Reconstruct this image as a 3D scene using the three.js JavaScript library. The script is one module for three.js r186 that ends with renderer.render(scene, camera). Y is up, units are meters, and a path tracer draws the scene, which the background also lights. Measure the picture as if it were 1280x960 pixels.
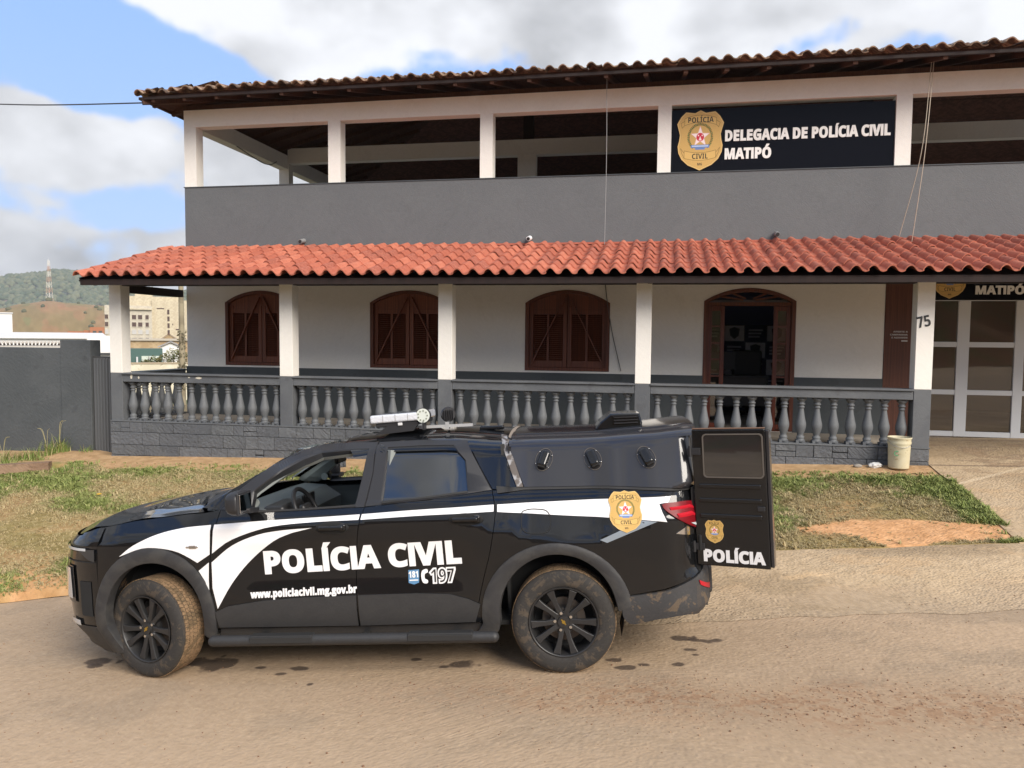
import * as THREE from 'three';
import { mergeGeometries, toCreasedNormals } from 'three/addons/utils/BufferGeometryUtils.js';
import { RoundedBoxGeometry } from 'three/addons/geometries/RoundedBoxGeometry.js';
import { FontLoader } from 'three/addons/loaders/FontLoader.js';

// ------------------------------------------------------------------ camera, sky, sun, exposure
const scene = new THREE.Scene();
const D2R = Math.PI / 180, V3 = (x, y, z) => new THREE.Vector3(x, y, z);
const clamp = (x, a, b) => Math.min(b, Math.max(a, x)), lerp = (a, b, t) => a + (b - a) * t;
const sstep = (a, b, x) => { x = clamp((x - a) / (b - a), 0, 1); return x * x * (3 - 2 * x); };
const camera = new THREE.PerspectiveCamera(53.09, 4 / 3, 0.1, 6000);
camera.rotation.order = 'YXZ';
camera.position.set(0, 2.25, 10.2);
camera.rotation.set(-0.06171, 0.19151, 0.00971);
camera.updateMatrixWorld(true); camera.updateProjectionMatrix();
const renderer = new THREE.WebGLRenderer({ antialias: true });
renderer.toneMapping = THREE.LinearToneMapping;
renderer.toneMappingExposure = 1.5;
renderer.shadowMap.enabled = true;

// seeded helpers and value noise
function rng(seed) { let a = seed >>> 0; return () => { a = (a + 0x6D2B79F5) | 0; let t = Math.imul(a ^ (a >>> 15), 1 | a); t = (t + Math.imul(t ^ (t >>> 7), 61 | t)) ^ t; return ((t ^ (t >>> 14)) >>> 0) / 4294967296; }; }
const rnd = rng(7);
const PERM = new Uint8Array(512), PVAL = new Float32Array(256); { const R = rng(1234); const p = [...Array(256).keys()]; for (let i = 255; i > 0; i--) { const j = Math.floor(R() * (i + 1)); [p[i], p[j]] = [p[j], p[i]]; } for (let i = 0; i < 512; i++) PERM[i] = p[i & 255]; for (let i = 0; i < 256; i++) PVAL[i] = R(); }
function noise3(x, y, z) {
  const xf = Math.floor(x), yf = Math.floor(y), zf = Math.floor(z); let u = x - xf, v = y - yf, w = z - zf;
  u = u * u * (3 - 2 * u); v = v * v * (3 - 2 * v); w = w * w * (3 - 2 * w);
  const xi = xf & 255, x1 = (xf + 1) & 255, yi = yf & 255, y1 = (yf + 1) & 255, zi = zf & 255, z1 = (zf + 1) & 255;
  const A = PERM[xi], B = PERM[x1], AA = PERM[A + yi], AB = PERM[A + y1], BA = PERM[B + yi], BB = PERM[B + y1];
  const a0 = PVAL[PERM[AA + zi]], b0 = PVAL[PERM[BA + zi]], c0 = PVAL[PERM[AB + zi]], d0 = PVAL[PERM[BB + zi]], a1 = PVAL[PERM[AA + z1]], b1 = PVAL[PERM[BA + z1]], c1 = PVAL[PERM[AB + z1]], d1 = PVAL[PERM[BB + z1]];
  const e0 = a0 + (b0 - a0) * u, f0 = c0 + (d0 - c0) * u, e1 = a1 + (b1 - a1) * u, f1 = c1 + (d1 - c1) * u, g0 = e0 + (f0 - e0) * v, g1 = e1 + (f1 - e1) * v;
  return g0 + (g1 - g0) * w;
}
function fbm(x, y, z, o = 5) { let s = 0, a = 0.5, n = 0; for (let i = 0; i < o; i++) { s += a * noise3(x, y, z); n += a; a *= 0.5; x = x * 2.03 + 11.3; y = y * 2.03 + 4.7; z = z * 2.03 + 7.1; } return s / n; }

const sunDir = V3(0.66, 0.60, 0.60).normalize();
{ // sky: blue air with broken cumulus, as one computed panorama
  const w = 2048, h = 1024, data = new Float32Array(w * h * 4);
  const dens = (dx, dy, dz, az, el, oct) => {
    const wx = fbm(dx * 5 + 3, dy * 8, dz * 5, 3) - 0.5;
    let d = fbm(dx * 6.2 + wx * 0.9 + 1.7, dy * 12 + wx * 1.3, dz * 6.2 + 5.2, oct) - 0.42;
    d -= 0.16 * Math.abs(noise3(dx * 26 + wx * 5, dy * 40, dz * 26) - 0.5) + 0.11 * Math.abs(noise3(dx * 58, dy * 84 + wx * 6, dz * 58) - 0.5) + 0.06 * Math.abs(noise3(dx * 120, dy * 170, dz * 120) - 0.5); d += 0.05;
    const win = sstep(-62, -44, az) * (1 - sstep(40, 70, az)) * sstep(-3, 3, el) * (1 - sstep(32, 48, el));
    const band = el - Math.max(17.4, 22.6 - 0.45 * (az + 28.5)) + wx * 7;                       // edge of the big cloud sheet
    let b = 0.20 * sstep(-1.5, 3.5, band);
    b -= 0.30 * sstep(1.2, -1.2, band) * sstep(12.4, 14.8, el + wx * 7);
    b += 0.17 * sstep(14.6, 12.4, el + wx * 6) * sstep(8.0, 10.4, el + wx * 5);
    b -= 0.09 * sstep(9.4, 8.4, el) * sstep(6.4, 7.8, el);
    b += 0.15 * sstep(7.6, 6.0, el + wx * 3);
    return d + win * b + (1 - win) * 0.06;
  };
  for (let j = 0; j < h; j++) {
    const el = ((j + 0.5) / h - 0.5) * Math.PI;
    for (let i = 0; i < w; i++) {
      const ph = ((i + 0.5) / w - 0.5) * 2 * Math.PI;             // equirect: u=0.5 looks along +x
      const dx = Math.cos(ph) * Math.cos(el), dz = Math.sin(ph) * Math.cos(el), dy = Math.sin(el);
      const k = (j * w + i) * 4; let r, g, b;
      if (dy < -0.02) { r = 0.20; g = 0.165; b = 0.13; } else {
        // azimuth measured from the direction that the street is looked along
        let az = (Math.atan2(dx, -dz) + 0.19151) / D2R; if (az > 180) az -= 360; if (az < -180) az += 360;
        const e = el / D2R, t = Math.pow(clamp(dy, 0, 1), 0.55);
        r = lerp(0.46, 0.08, t); g = lerp(0.60, 0.24, t); b = lerp(0.80, 0.66, t);
        const d = dens(dx, dy, dz, az, e, 6);
        const c = sstep(-0.02, 0.14, d) * 0.97;
        if (c > 0) {
          const m = clamp(0.80 + 1.25 * (fbm(dx * 8 + 3, dy * 14, dz * 8, 6) - 0.5), 0.42, 1);       // cloud mottling
          const cr = 0.68 * m, cg = 0.69 * m, cb = 0.715 * m;
          r = lerp(r, cr, c); g = lerp(g, cg, c); b = lerp(b, cb, c);
        }
      }
      data[k] = r; data[k + 1] = g; data[k + 2] = b; data[k + 3] = 1;
    }
  }
  const t = new THREE.DataTexture(data, w, h, THREE.RGBAFormat, THREE.FloatType);
  t.mapping = THREE.EquirectangularReflectionMapping; t.magFilter = THREE.LinearFilter; t.minFilter = THREE.LinearFilter;
  t.colorSpace = THREE.LinearSRGBColorSpace; t.needsUpdate = true;
  scene.background = t; scene.environment = t; scene.backgroundIntensity = 1.0; scene.environmentIntensity = 1.0;
}
const sun = new THREE.DirectionalLight(new THREE.Color(1.0, 0.92, 0.82), 3.45);
sun.position.copy(sunDir).multiplyScalar(40); sun.target.position.set(0, 0, 0);
sun.castShadow = true; sun.shadow.radius = 64; sun.shadow.mapSize.set(2048, 2048);
Object.assign(sun.shadow.camera, { left: -20, right: 20, top: 20, bottom: -20, near: 1, far: 100 });
scene.add(sun, sun.target);

// ------------------------------------------------------------------ helpers
const taken = new Map();
function numbered(n) { const k = taken.get(n) || 0; taken.set(n, k + 1); return k ? `${n}_${String(k).padStart(3, '0')}` : n; }
function tag(o, label, category, group, kind) { if (label) o.userData.label = label; if (category) o.userData.category = category; if (group) o.userData.group = group; if (kind) o.userData.kind = kind; return o; }
function thing(name, label, category, pos, group) { const g = new THREE.Group(); g.name = numbered(name); if (pos) g.position.set(...pos); scene.add(g); return tag(g, label, category, group); }
function norm(g) { if (g.index) { const n = g.toNonIndexed(); return n; } return g; }
function triUV(g, s = 1) {      // uv in metres by the face's main direction
  const p = g.attributes.position, n = g.attributes.normal, uv = new Float32Array(p.count * 2);
  for (let i = 0; i < p.count; i++) {
    const ax = Math.abs(n.getX(i)), ay = Math.abs(n.getY(i)), az = Math.abs(n.getZ(i)), x = p.getX(i), y = p.getY(i), z = p.getZ(i);
    if (az >= ax && az >= ay) { uv[2 * i] = x * s; uv[2 * i + 1] = y * s; } else if (ax >= ay) { uv[2 * i] = z * s; uv[2 * i + 1] = y * s; } else { uv[2 * i] = x * s; uv[2 * i + 1] = z * s; }
  }
  g.setAttribute('uv', new THREE.BufferAttribute(uv, 2)); return g;
}
function clean(g) { g = norm(g); for (const k of Object.keys(g.attributes)) if (!['position', 'normal', 'uv'].includes(k)) g.deleteAttribute(k); if (!g.attributes.normal) g.computeVertexNormals(); if (!g.attributes.uv) triUV(g); return g; }
function merge(gs) { return gs.length === 1 ? clean(gs[0]) : mergeGeometries(gs.map(clean), false); }
function mesh(name, gs, mat, parent = scene, keepUV = false) {
  let g = Array.isArray(gs) ? merge(gs) : gs; if (!keepUV) { g = clean(g); triUV(g); }
  const m = new THREE.Mesh(g, mat); m.name = parent === scene ? numbered(name) : name; m.castShadow = m.receiveShadow = true; parent.add(m); return m;
}
const box = (w, h, d, x = 0, y = 0, z = 0) => new THREE.BoxGeometry(w, h, d).translate(x, y, z);
const span = (x0, x1, y0, y1, z0, z1) => box(x1 - x0, y1 - y0, z1 - z0, (x0 + x1) / 2, (y0 + y1) / 2, (z0 + z1) / 2);
const rbox = (w, h, d, x = 0, y = 0, z = 0, r = 0.01, s = 2) => new RoundedBoxGeometry(w, h, d, s, r).translate(x, y, z);
const rspan = (x0, x1, y0, y1, z0, z1, r = 0.01) => rbox(x1 - x0, y1 - y0, z1 - z0, (x0 + x1) / 2, (y0 + y1) / 2, (z0 + z1) / 2, r);
const cyl = (r0, r1, h, x = 0, y = 0, z = 0, n = 16) => new THREE.CylinderGeometry(r0, r1, h, n).translate(x, y, z);
function bar(a, b, w, h = w) {     // box from point a to point b
  const A = V3(...a), B = V3(...b), L = A.distanceTo(B), g = new THREE.BoxGeometry(w, h, L);
  const q = new THREE.Quaternion(), d = B.clone().sub(A).normalize(), m = new THREE.Matrix4().lookAt(d, V3(0, 0, 0), Math.abs(d.y) > 0.99 ? V3(1, 0, 0) : V3(0, 1, 0)); q.setFromRotationMatrix(m);
  g.applyQuaternion(q); const c = A.add(B).multiplyScalar(0.5); return g.translate(c.x, c.y, c.z);
}
function tube(pts, r, seg = 40, rad = 6) { return new THREE.TubeGeometry(new THREE.CatmullRomCurve3(pts.map(p => V3(...p))), seg, r, rad, false); }

// textures: fn(u,v) in 0..1 -> [r,g,b] in 0..1 sRGB, or a number
function tex(fn, w, h, rep, srgb = true) {
  const d = new Uint8Array(w * h * 4);
  for (let j = 0; j < h; j++) for (let i = 0; i < w; i++) { let c = fn(i / w, j / h, i, j); if (typeof c === 'number') c = [c, c, c]; const k = (j * w + i) * 4; d[k] = clamp(c[0], 0, 1) * 255; d[k + 1] = clamp(c[1], 0, 1) * 255; d[k + 2] = clamp(c[2], 0, 1) * 255; d[k + 3] = 255; }
  const t = new THREE.DataTexture(d, w, h, THREE.RGBAFormat); t.wrapS = t.wrapT = THREE.RepeatWrapping; t.magFilter = THREE.LinearFilter; t.minFilter = THREE.LinearMipmapLinearFilter; t.generateMipmaps = true;
  if (srgb) t.colorSpace = THREE.SRGBColorSpace; if (rep) t.repeat.set(1 / rep[0], 1 / rep[1]); t.needsUpdate = true; return t;
}
// tileable noise: blend of two shifted samples on a torus
const tn = (u, v, f, o = 4, s = 0) => { const a = u * 2 * Math.PI, b = v * 2 * Math.PI, R = f / 6.283; return fbm(Math.cos(a) * R + s + 20, Math.sin(a) * R + Math.cos(b) * R * 1.0 + 31, Math.sin(b) * R + s * 0.7 + 9, o); };
const lin = (r, g, b) => new THREE.Color().setRGB(r, g, b);
const S = (r, rough = 0.8, o = {}) => new THREE.MeshStandardMaterial({ color: Array.isArray(r) ? lin(...r) : lin(r, r, r), roughness: rough, ...o });
const mixT = (a, b, t) => [lerp(a[0], b[0], t), lerp(a[1], b[1], t), lerp(a[2], b[2], t)];

// pixel -> ray (the photograph is 1280 x 960)
function ray(px, py) { const v = V3(px / 640 - 1, 1 - py / 480, 0.5).unproject(camera); return v.sub(camera.position).normalize(); }
function atZ(px, py, z) { const d = ray(px, py); return camera.position.clone().addScaledVector(d, (z - camera.position.z) / d.z); }
function atDepth(px, py, dist) { const d = ray(px, py), f = camera.getWorldDirection(V3(0, 0, 0)); return camera.position.clone().addScaledVector(d, dist / d.dot(f)); }

// ------------------------------------------------------------------ ground heights
const roadY = (x, z) => -0.1047 + 0.0677 * clamp(x, -14, 12) + 0.0438 * clamp(z, -2, 13);
const edgeLift = x => 0.17 * sstep(-3.5, 0.5, x);      // the verge stands higher towards the drive
const baseY = x => 0.62 + 0.0285 * clamp(x, -14, 8);
function zk(x) {   // road edge
  const P = [[-30, 8.5], [-7.5, 4.75], [-6.16, 4.05], [-5.63, 3.77], [-5, 3.55], [-3.5, 3.30], [-2, 3.05], [0, 2.85], [1.2, 2.75], [3.3, 2.5], [8, 2.2], [30, 1.5]];
  for (let i = 1; i < P.length; i++) if (x <= P[i][0]) return lerp(P[i - 1][1], P[i][1], sstep(0, 1, (x - P[i - 1][0]) / (P[i][0] - P[i - 1][0])) * 0.4 + 0.6 * (x - P[i - 1][0]) / (P[i][0] - P[i - 1][0]));
  return 1.5;
}
function G(x, z) {
  const k = zk(x); if (z >= k) return roadY(x, z); const r = roadY(x, k) + edgeLift(x);
  const left = 0.07 * sstep(-2.5, -4.5, x);                  // earth kerb on the left
  const t = clamp((k - z) / k, 0, 1.4);
  const lip = left * sstep(0, 0.06, k - z);
  let y = lerp(r, baseY(x), t * (1.12 - 0.12 * t)) + lip * (1 - t);
  if (t > 1) y = baseY(x) + (t - 1) * 0.12;
  return y;
}
function onGround(px, py, f = G) { const d = ray(px, py); let p = V3(); let y = 0.2; for (let i = 0; i < 30; i++) { const s = (y - camera.position.y) / d.y; p = camera.position.clone().addScaledVector(d, s); y = lerp(y, f(p.x, p.z), 0.6); } return p; }
function sheet(x0, x1, nx, zf0, zf1, nz, yf, uvf) {    // ground sheet between two edge curves
  const pos = [], uv = [], idx = [];
  for (let i = 0; i <= nx; i++) for (let j = 0; j <= nz; j++) { const x = lerp(x0, x1, i / nx), a = zf0(x), b = zf1(x), z = lerp(a, b, j / nz); pos.push(x, yf(x, z), z); const q = uvf ? uvf(x, z) : [x, z]; uv.push(q[0], q[1]); }
  for (let i = 0; i < nx; i++) for (let j = 0; j < nz; j++) { const a = i * (nz + 1) + j, b = a + nz + 1; idx.push(a, a + 1, b, b, a + 1, b + 1); }
  const g = new THREE.BufferGeometry(); g.setAttribute('position', new THREE.Float32BufferAttribute(pos, 3)); g.setAttribute('uv', new THREE.Float32BufferAttribute(uv, 2)); g.setIndex(idx); g.computeVertexNormals(); return g;
}
const font = await new FontLoader().loadAsync('fonts/droid/droid_sans_bold.typeface.json');
function offsetLoop(P, d) {      // move a closed loop outwards (counter-clockwise) by d
  const n = P.length, out = [];
  for (let i = 0; i < n; i++) {
    const a = P[(i + n - 1) % n], b = P[i], c = P[(i + 1) % n]; let x1 = b.x - a.x, y1 = b.y - a.y, x2 = c.x - b.x, y2 = c.y - b.y;
    const l1 = Math.hypot(x1, y1) || 1, l2 = Math.hypot(x2, y2) || 1; x1 /= l1; y1 /= l1; x2 /= l2; y2 /= l2;
    let nx = y1 + y2, ny = -x1 - x2; const l = Math.hypot(nx, ny); if (l < 1e-6) { nx = y1; ny = -x1; } else { nx /= l; ny /= l; }
    const m = d / Math.max(0.45, nx * y1 - ny * x1); out.push(new THREE.Vector2(b.x + nx * m, b.y + ny * m));
  } return out;
}
function dedupe(P) { const o = []; for (const p of P) if (!o.length || o[o.length - 1].distanceTo(p) > 1e-5) o.push(p); if (o.length > 1 && o[0].distanceTo(o[o.length - 1]) < 1e-5) o.pop(); return o; }
// lettering as flat outlines: returns [{pts, holes}], scaled to the given width and cap height, first letter at 0,0
function letters(text, width, cap, bold = 0.012, track = 0) {
  const shapes = []; let x = 0, capH = 0; const size = 1; for (const s of font.generateShapes('H', size)) for (const p of s.getPoints()) capH = Math.max(capH, p.y);
  for (const ch of text) {
    if (ch === 'I' || ch === 'Í') { const q = (P) => shapes.push({ o: P.map(p => new THREE.Vector2(p[0] + x, p[1])), h: [] }); q([[0.08, 0], [0.265, 0], [0.265, capH], [0.08, capH]]); if (ch === 'Í') q([[0.10, capH + 0.06], [0.20, capH + 0.06], [0.36, capH + 0.25], [0.17, capH + 0.25]]); x += 0.345 + track; continue; }
    const adv = font.data.glyphs[ch] ? font.data.glyphs[ch].ha / font.data.resolution : 0.3; for (const s of font.generateShapes(ch, size)) { const e = s.extractPoints(5); shapes.push({ o: e.shape.map(p => new THREE.Vector2(p.x + x, p.y)), h: e.holes.map(h => h.map(p => new THREE.Vector2(p.x + x, p.y))) }); } x += adv + track; }
  let x0 = 1e9, x1 = -1e9, top = 0; for (const s of shapes) for (const p of s.o) { x0 = Math.min(x0, p.x); x1 = Math.max(x1, p.x); }
  top = capH;
  const sx = width / (x1 - x0), sy = cap / top, out = [];
  for (const s of shapes) {
    const f = P => dedupe(P.map(p => new THREE.Vector2((p.x - x0) * sx, p.y * sy)));
    let o = f(s.o); if (THREE.ShapeUtils.isClockWise(o)) o.reverse(); o = offsetLoop(o, bold * cap);
    const hs = s.h.map(h => { let q = f(h); if (THREE.ShapeUtils.isClockWise(q)) q.reverse(); return offsetLoop(q, -bold * cap); });
    out.push({ o, h: hs });
  } return out;
}
function lettersGeo(L, depth) { const sh = L.map(s => { const a = new THREE.Shape(s.o); a.holes = s.h.map(h => new THREE.Path(h)); return a; }); return depth ? new THREE.ExtrudeGeometry(sh, { depth, bevelEnabled: false, curveSegments: 4 }) : new THREE.ShapeGeometry(sh); }
// ------------------------------------------------------------------ materials
const grainT = tex((u, v) => { const n = tn(u, v, 90, 3), m = tn(u, v, 9, 4, 5); return 0.5 + (n - 0.5) * 0.9 + (m - 0.5) * 0.4; }, 512, 512, [0.8, 0.8], false);
const roughT = tex((u, v) => { const n = tn(u, v, 40, 5, 3), m = tn(u, v, 160, 2, 8); return 0.5 + (n - 0.5) * 1.2 + (m - 0.5) * 0.3; }, 512, 512, [1.2, 1.2], false);
const wallMap = (a, b, c, s) => tex((u, v) => { const n = tn(u, v, 6, 5, s), f = tn(u, v, 120, 2, s + 3), st = tn(u * 1, v, 22, 3, s + 9); let q = mixT(a, b, sstep(0.35, 0.65, n)); q = mixT(q, c, sstep(0.66, 0.74, st) * 0.5); return q.map(x => x + (f - 0.5) * 0.03); }, 320, 320, [3.1, 3.1]);
const M = {};
M.white = S(1, 0.85, { map: wallMap([0.90, 0.885, 0.85], [0.91, 0.895, 0.865], [0.885, 0.87, 0.835], 1), bumpMap: grainT, bumpScale: 0.002 });
M.grey = S(1, 0.72, { map: wallMap([0.368, 0.378, 0.385], [0.376, 0.386, 0.392], [0.355, 0.365, 0.37], 2), bumpMap: grainT, bumpScale: 0.003 });
M.rail = S(1, 0.7, { map: wallMap([0.34, 0.35, 0.365], [0.38, 0.39, 0.40], [0.31, 0.315, 0.325], 3), bumpMap: grainT, bumpScale: 0.003 });
M.darkgrey = S(1, 0.75, { map: wallMap([0.295, 0.31, 0.318], [0.325, 0.338, 0.345], [0.27, 0.28, 0.288], 4), bumpMap: roughT, bumpScale: 0.004 });
M.skirt = S(1, 0.6, { map: wallMap([0.25, 0.27, 0.28], [0.27, 0.29, 0.30], [0.23, 0.245, 0.25], 6) });
M.stones = [0.325, 0.345, 0.365, 0.335].map((b, i) => S(1, 0.75, { map: wallMap([b, b + 0.01, b + 0.025], [b + 0.04, b + 0.05, b + 0.06], [b - 0.03, b - 0.025, b - 0.02], 10 + i), bumpMap: roughT, bumpScale: 0.012 }));
M.mortar = S(0.07, 0.95);
M.baluster = S(1, 0.65, { map: wallMap([0.325, 0.335, 0.35], [0.375, 0.385, 0.395], [0.29, 0.295, 0.305], 15), bumpMap: grainT, bumpScale: 0.002 });
const clay = (a, b, s) => S(1, 0.72, { map: tex((u, v) => { const n = tn(u, v, 14, 5, s), f = tn(u, v, 70, 3, s + 4); return mixT(a, b, sstep(0.36, 0.64, n)).map(x => x + (f - 0.5) * 0.08); }, 256, 256, [0.7, 0.7]), bumpMap: grainT, bumpScale: 0.002 });
M.tiles = [clay([0.68, 0.385, 0.30], [0.71, 0.42, 0.33], 1), clay([0.65, 0.36, 0.28], [0.68, 0.395, 0.31], 2), clay([0.71, 0.415, 0.325], [0.75, 0.46, 0.365], 3), clay([0.61, 0.35, 0.28], [0.68, 0.41, 0.335], 4)];
M.oldTiles = [clay([0.36, 0.28, 0.22], [0.60, 0.50, 0.40], 5), clay([0.30, 0.24, 0.20], [0.50, 0.40, 0.31], 6), clay([0.42, 0.30, 0.24], [0.66, 0.57, 0.47], 7)];
M.underTile = clay([0.30, 0.19, 0.15], [0.40, 0.26, 0.21], 8);
const woodT = (a, b, s) => tex((u, v) => { const g = tn(u * 1, v, 5, 3, s), st = fbm(u * 90 + g * 4, v * 3 + s, s, 4); return mixT(a, b, clamp((st - 0.3) * 2, 0, 1)); }, 256, 512, [0.5, 1.6]);
M.shutter = S(1, 0.5, { map: woodT([0.37, 0.185, 0.105], [0.56, 0.31, 0.185], 1), bumpMap: grainT, bumpScale: 0.001 });
M.shutterSet = [M.shutter, S(1, 0.5, { map: woodT([0.40, 0.195, 0.105], [0.58, 0.33, 0.195], 11), bumpMap: grainT, bumpScale: 0.001 }), S(1, 0.55, { map: woodT([0.34, 0.175, 0.105], [0.53, 0.285, 0.175], 17), bumpMap: grainT, bumpScale: 0.001 })];
M.roofWood = S(1, 0.85, { map: woodT([0.24, 0.15, 0.11], [0.36, 0.24, 0.175], 14) });
M.shutterDark = S(1, 0.55, { map: woodT([0.31, 0.155, 0.09], [0.47, 0.25, 0.15], 3) });
M.doorWood = S(1, 0.45, { map: woodT([0.30, 0.12, 0.06], [0.46, 0.21, 0.11], 2) });
M.panelWood = S(1, 0.55, { map: woodT([0.31, 0.17, 0.115], [0.42, 0.24, 0.165], 5) });
M.darkWood = S(1, 0.8, { map: woodT([0.10, 0.055, 0.042], [0.165, 0.09, 0.068], 4) });
M.alu = S([0.62, 0.64, 0.66], 0.35, { metalness: 0.0 });
M.glass = new THREE.MeshPhysicalMaterial({ color: lin(0.72, 0.68, 0.63), roughness: 0.02, transmission: 1, thickness: 0, ior: 1.8 });
M.clearGlass = new THREE.MeshPhysicalMaterial({ color: lin(0.86, 0.92, 0.88), roughness: 0.02, transmission: 1, thickness: 0, ior: 1.5 });
M.board = new THREE.MeshPhysicalMaterial({ color: lin(0.006, 0.006, 0.008), roughness: 0.2, specularIntensity: 0.22 });
M.letter = S([0.82, 0.80, 0.76], 0.5);
M.black = S(0.02, 0.5); M.darkIn = S(0.05, 0.9); M.room = S([0.30, 0.27, 0.24], 0.9); M.navy = S([0.008, 0.010, 0.030], 0.8);
M.concrete = S(1, 0.9, { map: wallMap([0.60, 0.56, 0.51], [0.68, 0.64, 0.58], [0.50, 0.46, 0.41], 20), bumpMap: roughT, bumpScale: 0.008 });

// ------------------------------------------------------------------ ground
const stainSpots = [[127, 827, 0.13, 0.05], [120, 832, 0.1, 0.03], [272, 829, 0.20, 0.085], [250, 826, 0.12, 0.05], [326, 834, 0.05, 0.02], [370, 835, 0.075, 0.03], [352, 842, 0.05, 0.02], [388, 855, 0.03, 0.02], [555, 833, 0.05, 0.025], [576, 831, 0.12, 0.05], [521, 824, 0.05, 0.02], [854, 798, 0.13, 0.05], [872, 800, 0.17, 0.03], [770, 825, 0.06, 0.035], [783, 834, 0.07, 0.03], [848, 830, 0.06, 0.03], [862, 812, 0.05, 0.02], [868, 818, 0.04, 0.02], [804, 831, 0.04, 0.02]].map(s => { const p = onGround(s[0], s[1], roadY); return [p.x, p.z, s[2], s[3]]; });
const bandA = onGround(560, 868, roadY), bandB = onGround(1260, 884, roadY);
const roadMap = tex((u, v) => {
  const x = -9 + u * 16, z = 3 + v * 10;
  const big = fbm(x * 0.35 + 3, z * 0.8, 2, 4), mid = fbm(x * 1.9, z * 2.4, 7, 4), fine = fbm(x * 26, z * 26, 3, 2), grit = noise3(x * 75, z * 75, 1);
  let c = mixT([0.645, 0.57, 0.485], [0.69, 0.61, 0.52], sstep(0.35, 0.65, big));
  c = mixT(c, [0.605, 0.54, 0.465], sstep(0.50, 0.66, mid) * 0.7);
  c = mixT(c, [0.615, 0.55, 0.48], sstep(7.4, 8.3, z + (mid - 0.5) * 1.2) * 0.8);         // bare worn asphalt towards the middle of the street
  const bz = lerp(bandA.z, bandB.z, (x - bandA.x) / (bandB.x - bandA.x));
  const bw = Math.exp(-Math.pow((z - bz + (mid - 0.5) * 0.5) / 0.26, 2)) * sstep(-2.6, 0.2, x);
  c = mixT(c, [0.55, 0.43, 0.33], bw * (0.2 + 0.5 * sstep(0.45, 0.6, fine)));
  c = mixT(c, [0.36, 0.28, 0.22], sstep(0.80, 0.90, grit) * (0.22 + 0.45 * bw)); c = mixT(c, [0.76, 0.68, 0.57], sstep(0.80, 0.92, noise3(x * 60 + 9, z * 60, 5)) * 0.35);
  c = c.map(q => q + (fine - 0.5) * 0.055 + (grit - 0.5) * 0.04);
  const cr = Math.abs(z - (4.25 - 0.17 * (x - 0.5)) - (fbm(x * 2.2, 1, 4, 4) - 0.5) * 0.22); if (x > -0.2) c = mixT(c, [0.27, 0.21, 0.16], sstep(0.022, 0.006, cr) * sstep(0.45, 0.6, fbm(x * 3, 5, 2, 2)) * 0.22);
  for (const [sx, sz, a, b] of stainSpots) { const dx = (x - sx) / a, dz = (z - sz) / (b * 1.5); if (dx * dx + dz * dz < 6) { const q = Math.sqrt(dx * dx + dz * dz) + (fbm(x * 14, z * 14, 9, 3) - 0.5) * 1.6; c = mixT(c, [0.27, 0.225, 0.19], sstep(0.98, 0.62, q) * 0.8); } }
  const tr = Math.exp(-Math.pow((z - 6.5 + 0.05 * x + (big - 0.5) * 0.3) / 0.16, 2)) + Math.exp(-Math.pow((z - 8.05 + 0.05 * x + (big - 0.5) * 0.3) / 0.18, 2)); c = mixT(c, [0.66, 0.585, 0.50], tr * (0.25 + 0.4 * mid)); return [c[0] * 1.025, c[1] * 1.0, c[2] * 0.955];
}, 2048, 1280, null);
const roadBump = tex((u, v) => { const x = u * 4, z = v * 4; return 0.5 + (tn(u, v, 60, 3) - 0.5) * 0.7 + (tn(u, v, 240, 1, 4) - 0.5) * 0.6; }, 1024, 1024, null, false);
roadBump.repeat.set(4, 2.5);
M.road = S(1, 0.92, { map: roadMap, bumpMap: roadBump, bumpScale: 0.005 });
const roadUV = (x, z) => [(x + 9) / 16, (z - 3) / 10];
tag(mesh('road', sheet(-60, 40, 200, zk, () => 26, 40, roadY, roadUV), M.road, scene, true), 'dusty tan asphalt street with wet stains and loose gravel', 'road', null, 'structure');

const BP1 = onGround(1122, 664), BP2 = onGround(1215, 666);
function soilCol(x, z, px) {
  const n = fbm(x * 1.1, z * 2.0, 4, 5), f = fbm(x * 14, z * 14, 2, 3); let c = mixT([0.60, 0.49, 0.33], [0.52, 0.46, 0.28], sstep(0.4, 0.6, n));
  c = mixT(c, [0.37, 0.39, 0.17], sstep(0.45, 0.62, grassDens(x, z)) * 0.75); 
  c = mixT(c, [0.71, 0.57, 0.42], sstep(0.75, 0.45, z + (f - 0.5) * 0.3) * 0.9);
  c = mixT(c, [0.78, 0.59, 0.41], bare(x, z));
  return c.map(q => q + (f - 0.5) * 0.16);
}
function bare(x, z) { // patches without grass: the red earth patch on the right, worn edge beside the road
  const w = fbm(x * 2.3 + 5, z * 2.3, 3, 4) - 0.5, k = zk(x);
  let b = sstep(1.15, 0.85, Math.hypot((x - BP1.x) / 0.72, (z - BP1.z) / 0.33) + w * 1.3);
  b = Math.max(b, sstep(1.15, 0.8, Math.hypot((x - BP2.x) / 0.50, (z - BP2.z) / 0.24) + w * 1.2));
  b = Math.max(b, sstep(-3.6, -5, x) * sstep(0.75, 0.25, k - z + w * 0.9) * 0.75);
  return clamp(b, 0, 1);
}
function grassDens(x, z) {
  const t = clamp(z / zk(x), 0, 1), n = fbm(x * 0.9 + 2, z * 1.5 + 1, 6, 4), n2 = fbm(x * 3.2, z * 4, 8, 3);
  let d = 0.30 + 0.48 * sstep(0.62, 0.18, t) + (n - 0.5) * 1.8 + (n2 - 0.5) * 0.8;
  return clamp(d, 0, 1);
}
const vergeMap = tex((u, v) => soilCol(-14 + u * 18, -0.6 + v * 6.4), 1536, 768, null);
M.verge = S(1, 0.95, { map: vergeMap, bumpMap: roadBump, bumpScale: 0.015 });
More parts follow.
